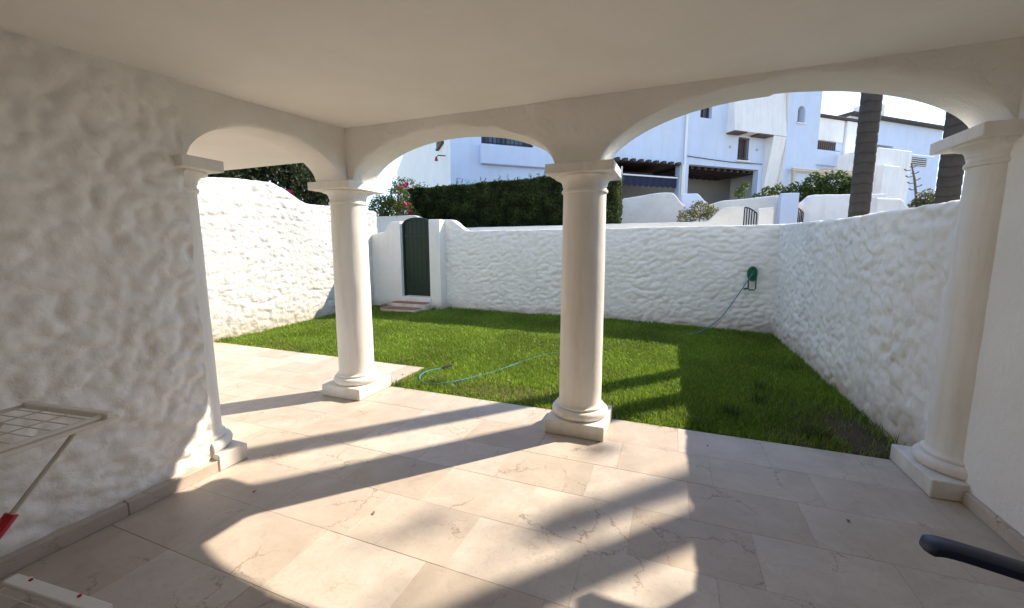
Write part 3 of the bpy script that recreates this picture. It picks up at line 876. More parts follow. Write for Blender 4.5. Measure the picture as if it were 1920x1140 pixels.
# loose tufts of longer blades
tufts = [(-2.42, 3.86, 0.13, 160, (0.16, 0.24, 0.04)), (-2.55, 3.72, 0.09, 60, (0.14, 0.22, 0.04)), (0.55, 4.05, 0.14, 120, (0.07, 0.12, 0.03)), (0.28, 3.72, 0.13, 90, (0.12, 0.17, 0.04)),
         (0.85, 4.5, 0.15, 70, (0.06, 0.11, 0.03)), (1.15, 3.85, 0.12, 90, (0.07, 0.10, 0.03)), (-2.78, 3.62, 0.10, 70, (0.10, 0.17, 0.04)), (-6.7, 4.40, 0.12, 90, (0.11, 0.18, 0.04)),
         (-5.12, 8.15, 0.17, 50, (0.06, 0.11, 0.03)), (-4.85, 8.38, 0.18, 50, (0.06, 0.11, 0.03)), (-6.5, 8.12, 0.15, 60, (0.07, 0.12, 0.03)), (0.95, 4.9, 0.16, 60, (0.06, 0.11, 0.03)),
         (-0.2, 3.70, 0.09, 60, (0.10, 0.15, 0.04)), (1.45, 5.9, 0.12, 50, (0.06, 0.11, 0.03)), (-3.3, 4.36, 0.08, 70, (0.11, 0.18, 0.04)), (-5.0, 4.37, 0.09, 120, (0.11, 0.18, 0.04))]
tx, ty, th_, tc = [], [], [], []
for (x, y, h, k, c) in tufts:
    r_ = rng.normal(0, 0.055, (k, 2))
    tx.append(x + r_[:, 0]); ty.append(np.maximum(y + r_[:, 1] * 0.7, 3.57 if x > X_STEP else 4.32)); th_.append(h * rng.uniform(0.5, 1.2, k)); tc.append(np.array(c) * rng.uniform(0.7, 1.2, (k, 1)))
tx, ty, th_, tc = np.concatenate(tx), np.concatenate(ty), np.concatenate(th_), np.concatenate(tc)
X = np.concatenate([gxx, tx]); Y = np.concatenate([gyy, ty]); Z = np.concatenate([gzz, lawn_z(tx, ty)]); H = np.concatenate([ghh, th_])
W = np.concatenate([gww, np.full(len(tx), 0.0028)]); C = np.concatenate([gcc, tc])
n = len(X)
ang = rng.uniform(0, 2 * math.pi, n); lean = rng.uniform(0.15, 0.95, n) * H; la = rng.uniform(0, 2 * math.pi, n)
front_edge = ((X > X_STEP) & (Y < 3.62)) | ((X < X_STEP) & (Y < 4.37))
la = np.where(front_edge & (rng.random(n) < 0.7), -math.pi / 2 + rng.normal(0, 0.6, n), la); lean = np.where(front_edge, lean * rng.uniform(0.8, 1.8, n), lean)
dx, dy = np.cos(ang) * W, np.sin(ang) * W
ex, ey = np.cos(la) * lean, np.sin(la) * lean
Zb = Z - 0.008
Pg = np.stack([np.stack([X - dx, Y - dy, Zb], 1), np.stack([X + dx, Y + dy, Zb], 1),
               np.stack([X + dx * .8 + ex * .35, Y + dy * .8 + ey * .35, Z + H * .6], 1), np.stack([X - dx * .8 + ex * .35, Y - dy * .8 + ey * .35, Z + H * .6], 1),
               np.stack([X + ex, Y + ey, Z + H * np.clip(1 - 0.25 * (lean / H) ** 2, 0.35, 1)], 1)], 1).reshape(-1, 3)
i5 = np.arange(n) * 5
Fq = np.concatenate([np.stack([i5, i5 + 1, i5 + 2], 1), np.stack([i5, i5 + 2, i5 + 3], 1), np.stack([i5 + 3, i5 + 2, i5 + 4], 1)])
props(np_mesh('grass', Pg, Fq, M['grass'], col=np.repeat(C, 5, 0)), 'short green lawn grass in the walled garden', 'grass', kind='stuff')

# ------------------------------------------------------------------ foliage
def leaf_geo(C, size, rs, updir=0.4, aspect=0.45, axis=None):
    n = len(C)
    d = rs.normal(size=(n, 3))
    if axis is not None: d = d * 0.6 + axis
    d[:, 2] += updir * 0.5
    d /= np.linalg.norm(d, axis=1)[:, None]
    o = rs.normal(size=(n, 3)); o[:, 2] += updir
    sd = np.cross(d, o); sd /= np.linalg.norm(sd, axis=1)[:, None] + 1e-9
    nn = np.cross(sd, d)
    L = (size * rs.uniform(0.6, 1.3, n))[:, None]
    V = np.stack([C - d * L * .5, C + sd * L * aspect * .5 + nn * L * .06, C + d * L * .5, C - sd * L * aspect * .5 + nn * L * .06], 1).reshape(-1, 3)
    b = np.arange(n) * 4
    return V, np.stack([b, b + 1, b + 2, b + 3], 1)

def leaf_cols(n, base, rs, var=0.35, k=4):
    t = rs.uniform(1 - var, 1 + var, (n, 1))
    hue = rs.uniform(-0.15, 0.2, (n, 1))
    c = np.array(base)[None, :] * t
    c[:, 0:1] *= 1 + hue
    return np.repeat(np.clip(c, 0.002, 1), k, 0)

def blob_points(centers, radii, per, rs, shell=0.55):
    out = []
    for c, r in zip(centers, radii):
        k = int(per * r * r)
        d = rs.normal(size=(k, 3)); d /= np.linalg.norm(d, axis=1)[:, None]
        rad = r * (shell + (1 - shell) * rs.random(k)) * (1 + 0.25 * noise3(d[:, 0] * 2 + c[0], d[:, 1] * 2 + c[1], d[:, 2] * 2))
        out.append(np.array(c) + d * rad[:, None])
    return np.concatenate(out)

def shrub(name, label, base, centers, radii, per, size, col, cat='shrub', flowers=None, trunk=0.03, group=None, seed=1, aspect=0.45, updir=0.4):
    rs = np.random.default_rng(seed)
    root = empty(name, base, label, cat, group)
    P = blob_points(centers, radii, per, rs)
    V, F = leaf_geo(P, size, rs, updir, aspect)
    np_mesh('crown', V, F, M['leaf'], root, col=leaf_cols(len(P), col, rs))
    tb = MB()
    b0 = Vector(base)
    for c, r in zip(centers, radii):
        cc = Vector(c); mid = b0.lerp(cc, 0.5) + Vector((rs.normal() * .08, rs.normal() * .08, 0))
        tb.tube(spline([b0, mid, cc, cc + (cc - b0).normalized() * r * 0.5], 4), [trunk * (1 - 0.75 * i / 12) for i in range(13)], 6)
    tb.build('trunk', M['bark'], root, True)
    if flowers:
        nfl, fcol, fs = flowers
        for k in range(nfl):
            c = centers[rs.integers(len(centers))]; r = radii[centers.index(c)]
            d = rs.normal(size=3); d[1] -= 0.7; d[0] += 0.4; d /= np.linalg.norm(d)
            q = np.array(c) + d * r * 1.02
            PP = q + rs.normal(0, fs * 0.45, (14, 3))
            PP = q + (PP - q) * 0.7
            V, F = leaf_geo(PP, fs * 1.0, rs, 0.2, 0.85)
            np_mesh('flower', V, F, M['leaf'], root, col=leaf_cols(len(PP), fcol, rs, 0.25))
    return root

# clipped hedge beyond the lane
hx0, hx1, hy0, hy1 = -7.75, -1.36, 10.85, 11.75
htop = lambda x: 3.32 + 0.02 * (x + 4.5) + 0.05
hedge = empty('clipped_hedge', ((hx0 + hx1) / 2, 11.3, 0.8), 'tall dark clipped hedge behind the back wall', 'hedge')
MB().box(hx0 + 0.13, hx1 - 0.13, hy0 + 0.13, hy1 - 0.13, -0.1, 3.24).build('branches', M['hedge_core'], hedge)
rs = np.random.default_rng(11)
pts, axs = [], []
for (k, face) in ((52000, 'f'), (30000, 't'), (7000, 'r'), (4000, 'l')):
    a_, b_ = rs.random(k), rs.random(k)
    x = hx0 + (hx1 - hx0) * a_
    if face == 'f': p = np.stack([x, np.full(k, hy0), 0.9 + (htop(x) - 0.9) * b_], 1); ax = np.array([0, -0.8, 0.5])
    elif face == 't': p = np.stack([x, hy0 + (hy1 - hy0) * b_, htop(x)], 1); ax = np.array([0, 0, 1.0])
    else:
        xx = hx1 if face == 'r' else hx0
        p = np.stack([np.full(k, xx), hy0 + (hy1 - hy0) * a_, 0.9 + (htop(xx) - 0.9) * b_], 1); ax = np.array([0.8 if face == 'r' else -0.8, 0, 0.5])
    nb = noise3(p[:, 0] * 2.2, p[:, 1] * 2.2, p[:, 2] * 2.2) * 0.05 + noise3(p[:, 0] * 7, p[:, 1] * 7, p[:, 2] * 7) * 0.04
    nv = ax / np.linalg.norm(ax) if face == 't' else np.array([ax[0], ax[1], 0]) / 0.8
    p = p + nv * (nb - rs.random(k) ** 2 * 0.10)[:, None]
    pts.append(p); axs.append(np.repeat(ax[None], k, 0))
pts = np.concatenate(pts); axs = np.concatenate(axs)
V, F = leaf_geo(pts, 0.062, rs, 0.3, 0.42, axs)
hc = leaf_cols(len(pts), (0.052, 0.082, 0.025), rs, 0.5)
cl = 0.75 + 1.1 * np.clip(noise3(pts[:, 0] * 3.5, pts[:, 1] * 3.5, pts[:, 2] * 3.5) + 0.15, -0.3, 1)
np_mesh('foliage', V, F, M['leaf'], hedge, col=hc * np.repeat(cl, 4)[:, None])
for k in range(40):
    x = rs.uniform(hx0, hx1); z0_ = float(htop(x)); L_ = rs.uniform(0.06, 0.2)
    PP = np.stack([x + rs.normal(0, .02, 14), np.full(14, rs.uniform(hy0, hy0 + .5)) + rs.normal(0, .02, 14), z0_ + np.linspace(-0.04, L_, 14)], 1)
    Vv, Ff = leaf_geo(PP, 0.06, rs, 0.5, 0.4, np.array([0, 0, 1.0]))
    np_mesh('shoot', Vv, Ff, M['leaf'], hedge, col=leaf_cols(14, (0.07, 0.11, 0.03), rs, 0.3))['kind'] = 'stuff'

# ------------------------------------------------------------------ palms
def fan_leaf(rs, base, direction, plen, R_, droop):
    """petiole plus a fan of narrow segments"""
    d = Vector(direction).normalized()
    side = d.cross(Vector((0, 0, 1))).normalized() if abs(d.z) < 0.98 else Vector((1, 0, 0))
    upv = side.cross(d).normalized()
    hub = Vector(base) + d * plen + Vector((0, 0, -droop * plen * 0.25))
    fd = (d + Vector((0, 0, -droop * 0.6))).normalized(); fu = side.cross(fd).normalized()
    V, F = [], []
    w_ = 0.018
    V += [Vector(base) - side * w_, Vector(base) + side * w_, hub + side * w_ * .6, hub - side * w_ * .6]; F.append((0, 1, 2, 3))
    ns_ = 22
    for k in range(ns_):
        a_ = -1.75 + 3.5 * k / (ns_ - 1)
        sd = fd * math.cos(a_) + side * math.sin(a_)
        L = R_ * (1 - 0.12 * abs(a_)) * rs.uniform(0.9, 1.05)
        pr = sd.cross(fu).normalized() * (0.034 * R_)
        m1 = hub + sd * L * .5 + fu * 0.02; tip = hub + sd * L + Vector((0, 0, -0.28 * L * (0.6 + droop)))
        b_ = len(V)
        V += [hub, m1 + pr, tip, m1 - pr]; F.append((b_, b_ + 1, b_ + 2, b_ + 3))
    return V, F

def palm(x, y, zb, zt, r, label, seed, nleaf=34, plen=0.75, fan=0.85, group='tall palms beyond the right wall', lean=0.0, skirt=()):
    rs = np.random.default_rng(seed)
    root = empty('palm_tree', (x, y, zb), label, 'palm tree', group)
    prof = []; scars = []
    z = zb; step = 0.145
    while z < zt - step:
        rr = r * (1.0 + 0.25 * math.exp(-(z - zb) / 0.5))
        j = rs.uniform(-0.012, 0.012)
        prof += [(rr * 0.965, z + 0.004), (rr * 1.0, z + 0.03 + j * .3), (rr * 0.992, z + step * 0.6), (rr * 0.975, z + step - 0.012 + j * .5), (rr * 0.955, z + step - 0.006)]
        z += step
    mb = MB().lathe(prof, (0, 0), 20)
    vv = np.array(mb.v)
    ang_ = np.arctan2(vv[:, 1], vv[:, 0])
    k = 1 + 0.035 * noise3(np.cos(ang_) * 1.5 + seed, np.sin(ang_) * 1.5, vv[:, 2] * 4)
    vv[:, 2] += 0.02 * noise3(np.cos(ang_) * 0.9 + seed, np.sin(ang_) * 0.9, vv[:, 2] * 1.3)
    vv[:, 0] = vv[:, 0] * k + x + lean * (vv[:, 2] - zb); vv[:, 1] = vv[:, 1] * k + y
    o = mesh('trunk', vv, mb.f, M['palm'], root, True, 30)
    ca_ = o.data.color_attributes.new('Col', 'FLOAT_COLOR', 'POINT')
    ring = np.arange(len(vv)) // 20 % 5
    cc_ = np.ones((len(vv), 4), np.float32)
    cc_[:, :3] = np.array([0.7, 1.0, 0.95, 0.9, 0.55])[ring][:, None]
    ca_.data.foreach_set('color', cc_.ravel())
    Vs, Fs = [], []
    top = Vector((x + lean * (zt - zb), y, zt - 0.1))
    for k in range(nleaf):
        a_ = k * 2.399963; t = k / (nleaf - 1)
        el = math.radians(78 - 130 * t)
        d = (math.cos(a_) * math.cos(el), math.sin(a_) * math.cos(el), math.sin(el))
        V, F = fan_leaf(rs, top + Vector((0, 0, 0.15 - 0.35 * t)), d, plen * rs.uniform(0.85, 1.15), fan * rs.uniform(0.85, 1.1), 0.15 + 0.6 * t)
        b_ = len(Vs); Vs += V; Fs += [tuple(i + b_ for i in f) for f in F]
    for (sz, sa, sp, sf) in skirt:                      # old leaves hanging below the crown
        V, F = fan_leaf(rs, (x, y, sz), (math.cos(sa), math.sin(sa), -0.15), sp, sf, 0.9)
        b_ = len(Vs); Vs += V; Fs += [tuple(i + b_ for i in f) for f in F]
    c = np.tile(np.array([0.06, 0.10, 0.03]), (len(Vs), 1)) * rs.uniform(0.8, 1.2, (len(Vs), 1))
    np_mesh('crown', np.array([tuple(p) for p in Vs]), np.array(Fs), M['leaf'], root, col=c)
    return root
palm(2.62, 7.88, 0.0, 10.5, 0.13, 'ringed grey palm trunk rising in the middle of the right arch', 21)
palm(3.84, 8.33, 0.1, 11.5, 0.14, 'ringed brown palm trunk beside the right column', 22)
palm(6.17, 8.81, 0.2, 11.5, 0.125, 'palm outside the right edge of the view, nearest to the side wall', 23)
palm(10.4, 13.9, 1.5, 13.0, 0.12, 'tallest palm outside the right edge whose crown dapples the terrace floor', 24, nleaf=10, plen=0.6, fan=0.22)

# ------------------------------------------------------------------ neighbouring plants
PINK = (0.55, 0.03, 0.16)
shrub('bougainvillea', 'pink flowering shrub spilling over the wall behind the corner column', (-7.9, 10.4, 0.0),
      [(-7.9, 10.3, 2.6), (-7.4, 10.2, 2.55), (-7.7, 10.4, 3.05), (-8.3, 10.4, 2.75), (-7.1, 10.3, 2.35)], [0.42, 0.36, 0.34, 0.4, 0.26], 9000, 0.075, (0.10, 0.13, 0.03), flowers=(8, PINK, 0.10), seed=31)
shrub('bougainvillea', 'wispy pink flowered twigs in front of the pale house corner', (-7.35, 11.0, 0.0),
      [(-7.75, 11.0, 3.45), (-7.35, 11.05, 3.25), (-8.1, 11.05, 3.5)], [0.26, 0.28, 0.26], 2200, 0.085, (0.09, 0.14, 0.05), flowers=(8, PINK, 0.10), seed=32, trunk=0.018)
shrub('dark_tree', 'dark leafy tree with pink flowers seen over the tall sunlit wall', (-8.9, 6.9, 0.0),
      [(-8.6, 5.4, 3.0), (-8.8, 6.2, 3.3), (-8.5, 7.0, 3.1), (-8.4, 7.8, 2.9), (-8.9, 7.0, 3.9), (-8.8, 5.8, 4.0), (-8.6, 8.5, 3.2), (-9.2, 4.8, 3.6), (-8.9, 7.9, 3.8)],
      [0.75, 0.8, 0.75, 0.6, 0.8, 0.8, 0.6, 0.8, 0.7], 7000, 0.11, (0.028, 0.045, 0.018), cat='tree', flowers=(24, PINK, 0.12), seed=33, trunk=0.08)

# ------------------------------------------------------------------ lane wall and the walls on the slope behind
lane_top = lerp_profile([(0, 2.43), (1.9, 2.43), (2.6, 2.055), (9.35, 2.075), (9.75, 2.37), (10.1, 2.37)])
o = caps_for(lumpy_wall('lane_wall', (-8.75, 9.9), (1.34, 9.9), (0, -1), 0.25, lane_top, -0.15, M['lane'], None, amp=0.006, res=0.05, seed=51.0))
props(o, 'grey white wall across the lane showing above the back wall', 'wall')
o = caps_for(lumpy_wall('gate_pillar', (1.62, 9.9), (1.88, 9.9), (0, -1), 0.30, lambda s: 2.33, -0.15, M['house_white'], None, amp=0.004, res=0.05, seed=52.0))
props(o, 'white pillar right of the small iron gate beyond the wall', 'pillar')
def iron_gate(x0, x1, y, z0, z1, label, nb=6, arc=0.16):
    g_ = empty('iron_gate', ((x0 + x1) / 2, y, z0), label, 'gate')
    tz = lambda x: z1 - arc * ((x - x0) / (x1 - x0)) ** 2
    for k in range(nb):
        x = x0 + 0.02 + (x1 - x0 - 0.04) * k / (nb - 1)
        MB().tube([(x, y, z0), (x, y, tz(x))], 0.013, 6).build('bar', M['iron'], g_)
    MB().tube([(x, y, tz(x)) for x in np.linspace(x0 + .02, x1 - .02, 9)], 0.014, 6).build('top_rail', M['iron'], g_)
    MB().tube([(x0 + .02, y, z0 + .15), (x1 - .02, y, z0 + .15)], 0.014, 6).build('rail', M['iron'], g_)
iron_gate(1.345, 1.615, 9.98, 0.5, 2.36, 'small black iron gate with curved top beyond the back wall')
def slope_wall(x0, x1, y0, y1, prof, mat, label, zb=0.8, seed=60.0, thick=0.28):
    L = math.hypot(x1 - x0, y1 - y0)
    t = ((x1 - x0) / L, (y1 - y0) / L)
    o = caps_for(lumpy_wall('slope_wall', (x0, y0), (x1, y1), (t[1], -t[0]), thick, lerp_profile([(p * L, z) for p, z in prof]), zb, mat, None, amp=0.006, res=0.07, seed=seed, r=0.06))
    props(o, label, 'wall')
slope_wall(-1.75, 0.28, 13.9, 14.1, [(0, 3.10), (0.72, 3.25), (0.8, 3.24), (1, 2.85)], M['lane'], 'grey garden wall with a drooping end below the navy awning', seed=61)
slope_wall(0.20, 0.95, 14.5, 14.6, [(0, 3.24), (0.55, 3.24), (1, 2.95)], M['house_shade_blue'], 'small pale stepped wall under the white downpipe', seed=62)
slope_wall(0.55, 3.08, 13.5, 13.9, [(0, 2.70), (0.35, 2.90), (0.9, 3.0), (1, 2.98)], M['lane'], 'long grey wall with a curved top on the slope', seed=63)
o = caps_for(lumpy_wall('slope_pillar', (2.70, 13.40), (3.12, 13.44), (0, -1), 0.4, lambda s: 3.0, 0.8, M['house_shade_blue'], None, amp=0.004, res=0.06, seed=64.0, r=0.04))
props(o, 'pale pillar at the end of the curved slope wall', 'pillar')
slope_wall(3.36, 5.3, 13.9, 14.3, [(0, 2.80), (0.12, 2.99), (1, 2.98)], M['house_white'], 'white wall with a rounded end in front of the green bushes', seed=65, thick=0.35)
iron_gate(3.10, 3.37, 13.85, 1.4, 2.66, 'small black iron gate between the pale pillar and the rounded wall', 7, 0.2)
slope_wall(4.4, 5.2, 12.2, 12.7, [(0, 2.68), (0.7, 2.68), (1, 2.45)], M['house_white'], 'low white wall end just right of the palm trunk', seed=66)
shrub('yellow_bush', 'yellow green bush above the back wall between the house walls', (0.65, 12.6, 1.0), [(0.3, 12.6, 2.35), (0.65, 12.6, 2.55), (0.95, 12.6, 2.42)], [0.26, 0.28, 0.24], 8000, 0.07, (0.17, 0.17, 0.06), seed=41, trunk=0.02)
shrub('green_bush', 'dense green bush over the rounded white wall', (4.0, 15.6, 1.8), [(3.5, 15.5, 3.2), (4.0, 15.5, 3.4), (4.5, 15.5, 3.45), (4.95, 15.5, 3.35), (4.2, 15.4, 3.1), (4.8, 15.4, 3.0)], [0.36, 0.42, 0.42, 0.36, 0.4, 0.4], 5200, 0.11, (0.055, 0.095, 0.025), seed=42)
shrub('climber', 'thin leafy climber against the blue-tinted shaded wall', (2.2, 15.6, 2.2), [(1.95, 15.6, 3.3), (2.1, 15.7, 3.55), (2.75, 15.6, 3.3), (3.05, 15.6, 3.35), (2.45, 15.6, 3.1)], [0.17, 0.15, 0.2, 0.22, 0.2], 4500, 0.10, (0.08, 0.12, 0.03), seed=43, trunk=0.015)
shrub('cactus_bush', 'rounded yellow green bush behind the right wall', (4.33, 10.0, 0.2), [(4.33, 10.0, 2.38), (4.2, 10.0, 2.3), (4.45, 10.0, 2.32)], [0.2, 0.14, 0.15], 16000, 0.055, (0.13, 0.15, 0.05), seed=44, trunk=0.02)
fs = empty('flower_stalk', (4.17, 10.2, 0.2), 'dry branching flower stalk in front of the white block house', 'plant')
MB().tube([(4.30, 10.2, 0.2), (4.26, 10.2, 2.4), (4.19, 10.2, 2.8), (4.11, 10.2, 3.1)], [0.03, 0.022, 0.018, 0.01], 7).build('stem', M['bark'], fs, True)
for k in range(9):
    z = 2.55 + 0.06 * k; x = 4.24 - 0.018 * k; s_ = -1 if k % 2 else 1
    MB().tube([(x, 10.2, z), (x + s_ * 0.06, 10.19, z - 0.01), (x + s_ * 0.10, 10.19, z + 0.02)], [0.009, 0.008, 0.013], 6).build('twig', M['bark'], fs, True)

# ------------------------------------------------------------------ the row of houses up the slope
P0 = Vector((-7.4, 13.05, 0)); U = Vector((0.76, 0.65, 0)); Nn = Vector((0.65, -0.76, 0)).normalized(); U.normalize()
def W3(s, d, z): return P0 + U * s + Nn * d + Vector((0, 0, z))
class HB(MB):
    def hbox(self, s0, s1, d0, d1, z0, z1, c=0.0):
        return self.obox(P0, U, -Nn, s0, s1, -d1, -d0, z0, z1, c)
def panel(name, s0, s1, z0, z1, d, holes, mat, parent, reveal=0.28):
    """front wall with real openings and their reveals"""
    ss = sorted({s0, s1, *[h[0] for h in holes], *[h[1] for h in holes]}); zs = sorted({z0, z1, *[h[2] for h in holes], *[h[3] for h in holes]})
    V, F = [], []
    def quad(a, b, c, e):
        k = len(V); V.extend([a, b, c, e]); F.append((k, k + 1, k + 2, k + 3))
    for i in range(len(ss) - 1):
        for j in range(len(zs) - 1):
            cs, cz = (ss[i] + ss[i + 1]) / 2, (zs[j] + zs[j + 1]) / 2
            if any(h[0] < cs < h[1] and h[2] < cz < h[3] for h in holes): continue
            quad(W3(ss[i], d, zs[j]), W3(ss[i + 1], d, zs[j]), W3(ss[i + 1], d, zs[j + 1]), W3(ss[i], d, zs[j + 1]))
    for a, b, c, e in holes:
        quad(W3(a, d, c), W3(a, d - reveal, c), W3(b, d - reveal, c), W3(b, d, c))
        quad(W3(a, d, e), W3(b, d, e), W3(b, d - reveal, e), W3(a, d - reveal, e))
        quad(W3(a, d, c), W3(a, d, e), W3(a, d - reveal, e), W3(a, d - reveal, c))
        quad(W3(b, d, c), W3(b, d - reveal, c), W3(b, d - reveal, e), W3(b, d, e))
    return mesh(name, V, F, mat, parent)
def shell(s0, s1, z0, z1, d0, d1, mat, parent, floor_z=None):
    """sides, back and top of a house whose front is a panel"""
    V = [W3(s0, d1, z0), W3(s1, d1, z0), W3(s1, d1, z1), W3(s0, d1, z1), W3(s0, d0, z0), W3(s1, d0, z0), W3(s1, d0, z1), W3(s0, d0, z1)]
    F = [(4, 0, 3, 7), (1, 5, 6, 2), (0, 1, 2, 3), (3, 2, 6, 7)]
    return mesh('wall', V, F, mat, parent)
def window(parent, s0, s1, z0, z1, d, bars=0, bar_mat='iron', frame='brown_wood', rails=2):
    wv = HB().hbox(s0, s1, d - 0.235, d - 0.215, z0, z1).build('window', M['glass'], parent)
    f_ = HB()
    t = 0.05
    for a, b, c, e in ((s0, s0 + t, z0, z1), (s1 - t, s1, z0, z1), (s0 + t, s1 - t, z0, z0 + t), (s0 + t, s1 - t, z1 - t, z1), ((s0 + s1) / 2 - t / 2, (s0 + s1) / 2 + t / 2, z0 + t, z1 - t)):
        f_.hbox(a, b, d - 0.21, d - 0.16, c, e)
    f_.build('frame', M[frame], wv)
    for k in range(bars):
        s_ = s0 + 0.06 + (s1 - s0 - 0.12) * k / (bars - 1)
        MB().tube([W3(s_, d + 0.02, z0 - 0.0), W3(s_, d + 0.02, z1)], 0.014, 6).build('bar', M[bar_mat], wv)
    if bars:
        for z in ([z0 + 0.06, z1 - 0.06] if rails == 2 else [z0 + 0.06]):
            MB().tube([W3(s0, d + 0.02, z), W3(s1, d + 0.02, z)], 0.014, 6).build('rail', M[bar_mat], wv)
    return wv

# house A, behind the hedge
hA = empty('neighbour_house', W3(3, -4, 1.5), 'white house with blue-tinted shaded front above the dark hedge with a barred window', 'house')
panel('wall', 0, 6.38, 0.5, 8.6, 0.0, [(1.12, 3.1, 5.20, 6.4)], M['house_shade_blue'], hA)
shell(0, 6.38, 0.5, 8.6, 0.0, -26.0, M['house_white'], hA)
window(hA, 1.12, 3.1, 5.20, 6.4, 0.0, 12)
HB().hbox(1.06, 5.2, 0.003, 0.22, 4.49, 5.17, 0.02).build('planter_ledge', M['house_shade_blue'], hA)
sw = HB().hbox(-0.06, -0.002, -2.4, -1.3, 5.50, 6.25).build('window', M['glass'], hA); sw['label'] = 'small window in the pale end wall'
HB().hbox(-0.12, 0.0, -2.5, -1.2, 5.40, 5.48, 0.01).build('window_sill', M['brown_wood'], hA)
for k in range(5):
    MB().tube([W3(-0.1, -1.4 - 0.22 * k, 5.48), W3(-0.1, -1.4 - 0.22 * k, 6.25)], 0.015, 6).build('bar', M['iron'], sw)
wl = MB().tube([W3(-0.003, -0.95, 4.90), W3(-0.28, -0.95, 4.90), W3(-0.34, -0.95, 4.82)], 0.02, 6).build('wall_lamp', M['iron'], hA)
MB().lathe([(0.02, 0), (0.09, -0.10), (0.09, -0.14), (0.02, -0.16)], (0, 0), 10)
MB().tube([W3(-0.34, -0.95, 4.84), W3(-0.34, -0.95, 4.70)], [0.035, 0.07], 10).build('lamp_shade', M['red'], wl)

# house B with the two shaded porches
hB = empty('neighbour_house', W3(11, -4, 2.6), 'blue-tinted shaded house with two dark porches, navy awning and sloped white hood', 'house')
panel('wall', 6.40, 15.40, 0.8, 10.0, 0.0, [(6.62, 9.88, 2.9, 5.05), (10.34, 14.35, 2.9, 5.10), (10.80, 11.42, 7.06, 7.75), (13.02, 13.66, 5.46, 6.44)], M['house_shade_blue'], hB)
shell(6.40, 15.40, 0.8, 10.0, 0.0, -9.0, M['house_white'], hB)
HB().hbox(6.45, 15.35, -8.5, -0.02, 2.6, 2.9).build('porch_floor', M['pave'], hB)
HB().hbox(6.45, 15.35, -2.7, -2.5, 2.901, 5.4).build('porch_back_wall', M['room'], hB)
HB().hbox(6.45, 15.35, -2.5, -0.29, 5.13, 5.4).build('porch_ceiling', M['brown_wood'], hB)
for k in range(9):
    s_ = 6.6 + 0.375 * k
    HB().hbox(s_, s_ + 0.16, -0.2, 0.22, 4.98 - 0.012 * (k % 2), 5.10, 0.015).build('rafter', M['dark_tile'], hB)
for k in range(11):
    s_ = 10.36 + 0.375 * k
    HB().hbox(s_, s_ + 0.16, -2.4, -0.3, 4.98, 5.128).build('rafter', M['dark_tile'], hB)
window(hB, 10.80, 11.42, 7.06, 7.75, 0.0)
window(hB, 13.02, 13.66, 5.46, 6.44, 0.0, 6, 'brown_wood')
HB().hbox(12.95, 13.73, 0.003, 0.08, 5.39, 5.455, 0.008).build('window_sill', M['house_white'], hB)
MB().tube([W3(10.06, 0.07, 3.1), W3(10.06, 0.07, 8.2)], 0.05, 10).build('downpipe', M['pipe'], hB, True)
HB().hbox(9.92, 10.02, 0.003, 0.10, 2.9, 5.06).build('pilaster', M['house_white'], hB)
# awning
aw = HB().hbox(6.95, 9.82, -0.10, -0.02, 4.47, 4.53, 0.01).build('awning_bar', M['pipe'], hB)
V, F = [], []
for k in range(61):
    s_ = 6.98 + 2.8 * k / 60; zz = 4.12 - 0.055 * abs(math.sin(k * math.pi / 6)); dd = -0.06 + 0.008 * math.sin(k * .9)
    V += [W3(s_, dd, 4.475), W3(s_, dd, zz), W3(s_, dd - 0.01, zz), W3(s_, dd - 0.01, 4.475)]
for k in range(60):
    b_ = 4 * k; F += [(b_, b_ + 1, b_ + 5, b_ + 4), (b_ + 1, b_ + 2, b_ + 6, b_ + 5), (b_ + 2, b_ + 3, b_ + 7, b_ + 6)]
mesh('valance', V, F, M['navy_cloth'], aw)
V = [W3(6.98, -0.05, 4.55), W3(9.78, -0.05, 4.55), W3(9.78, -2.45, 5.05), W3(6.98, -2.45, 5.05), W3(6.98, -0.05, 4.57), W3(9.78, -0.05, 4.57), W3(9.78, -2.45, 5.07), W3(6.98, -2.45, 5.07)]
mesh('canopy', V, [(0, 1, 2, 3), (7, 6, 5, 4), (0, 4, 5, 1), (1, 5, 6, 2), (2, 6, 7, 3), (3, 7, 4, 0)], M['navy_cloth'], aw)
MB().tube([W3(7.0, -0.02, 2.9), W3(7.0, -0.02, 4.8)], 0.035, 8).build('post', M['pipe'], hB, True)
# sloped hood over the barred window and the tower with the arched niche
V = [W3(12.3, 0.45, 6.56), W3(14.55, 0.45, 6.56), W3(15.38, 0.30, 2.5), W3(15.38, -1.1, 10.0), W3(12.3, -1.1, 10.0), W3(14.55, 0.003, 6.50), W3(12.3, 0.003, 6.50), W3(14.75, 0.003, 2.5)]
mesh('chimney_hood', [V[0], V[1], W3(15.38, 0.45, 6.56), W3(15.38, 0.08, 10.0), W3(12.3, 0.08, 10.0), W3(12.3, -0.05, 6.56), W3(15.38, -0.05, 6.56), W3(12.3, -1.2, 10.0), W3(15.38, -1.2, 10.0)],
     [(0, 1, 2, 3, 4), (0, 5, 6, 2, 1), (0, 4, 7, 5), (2, 6, 8, 3)], M['house_white'], hB)  # white beside the blue-tinted front so the hood looks lit
V = [W3(14.6, 0.003, 3.4), W3(14.6, 0.44, 6.54), W3(15.38, 0.44, 6.54), W3(15.38, 0.003, 3.4), W3(14.6, 0.003, 6.54), W3(15.38, 0.003, 6.54)]
mesh('buttress', V, [(0, 1, 4), (3, 5, 2), (0, 3, 2, 1), (1, 2, 5, 4)], M['house_white'], hB)
V, F = [], []
for a, b, c, e in ((12.3, 13.0, 6.50, 6.555), (13.7, 14.55, 6.50, 6.555)):
    HB().hbox(a, b, 0.003, 0.47, c, e).build('drip_edge', M['brown_wood'], hB)
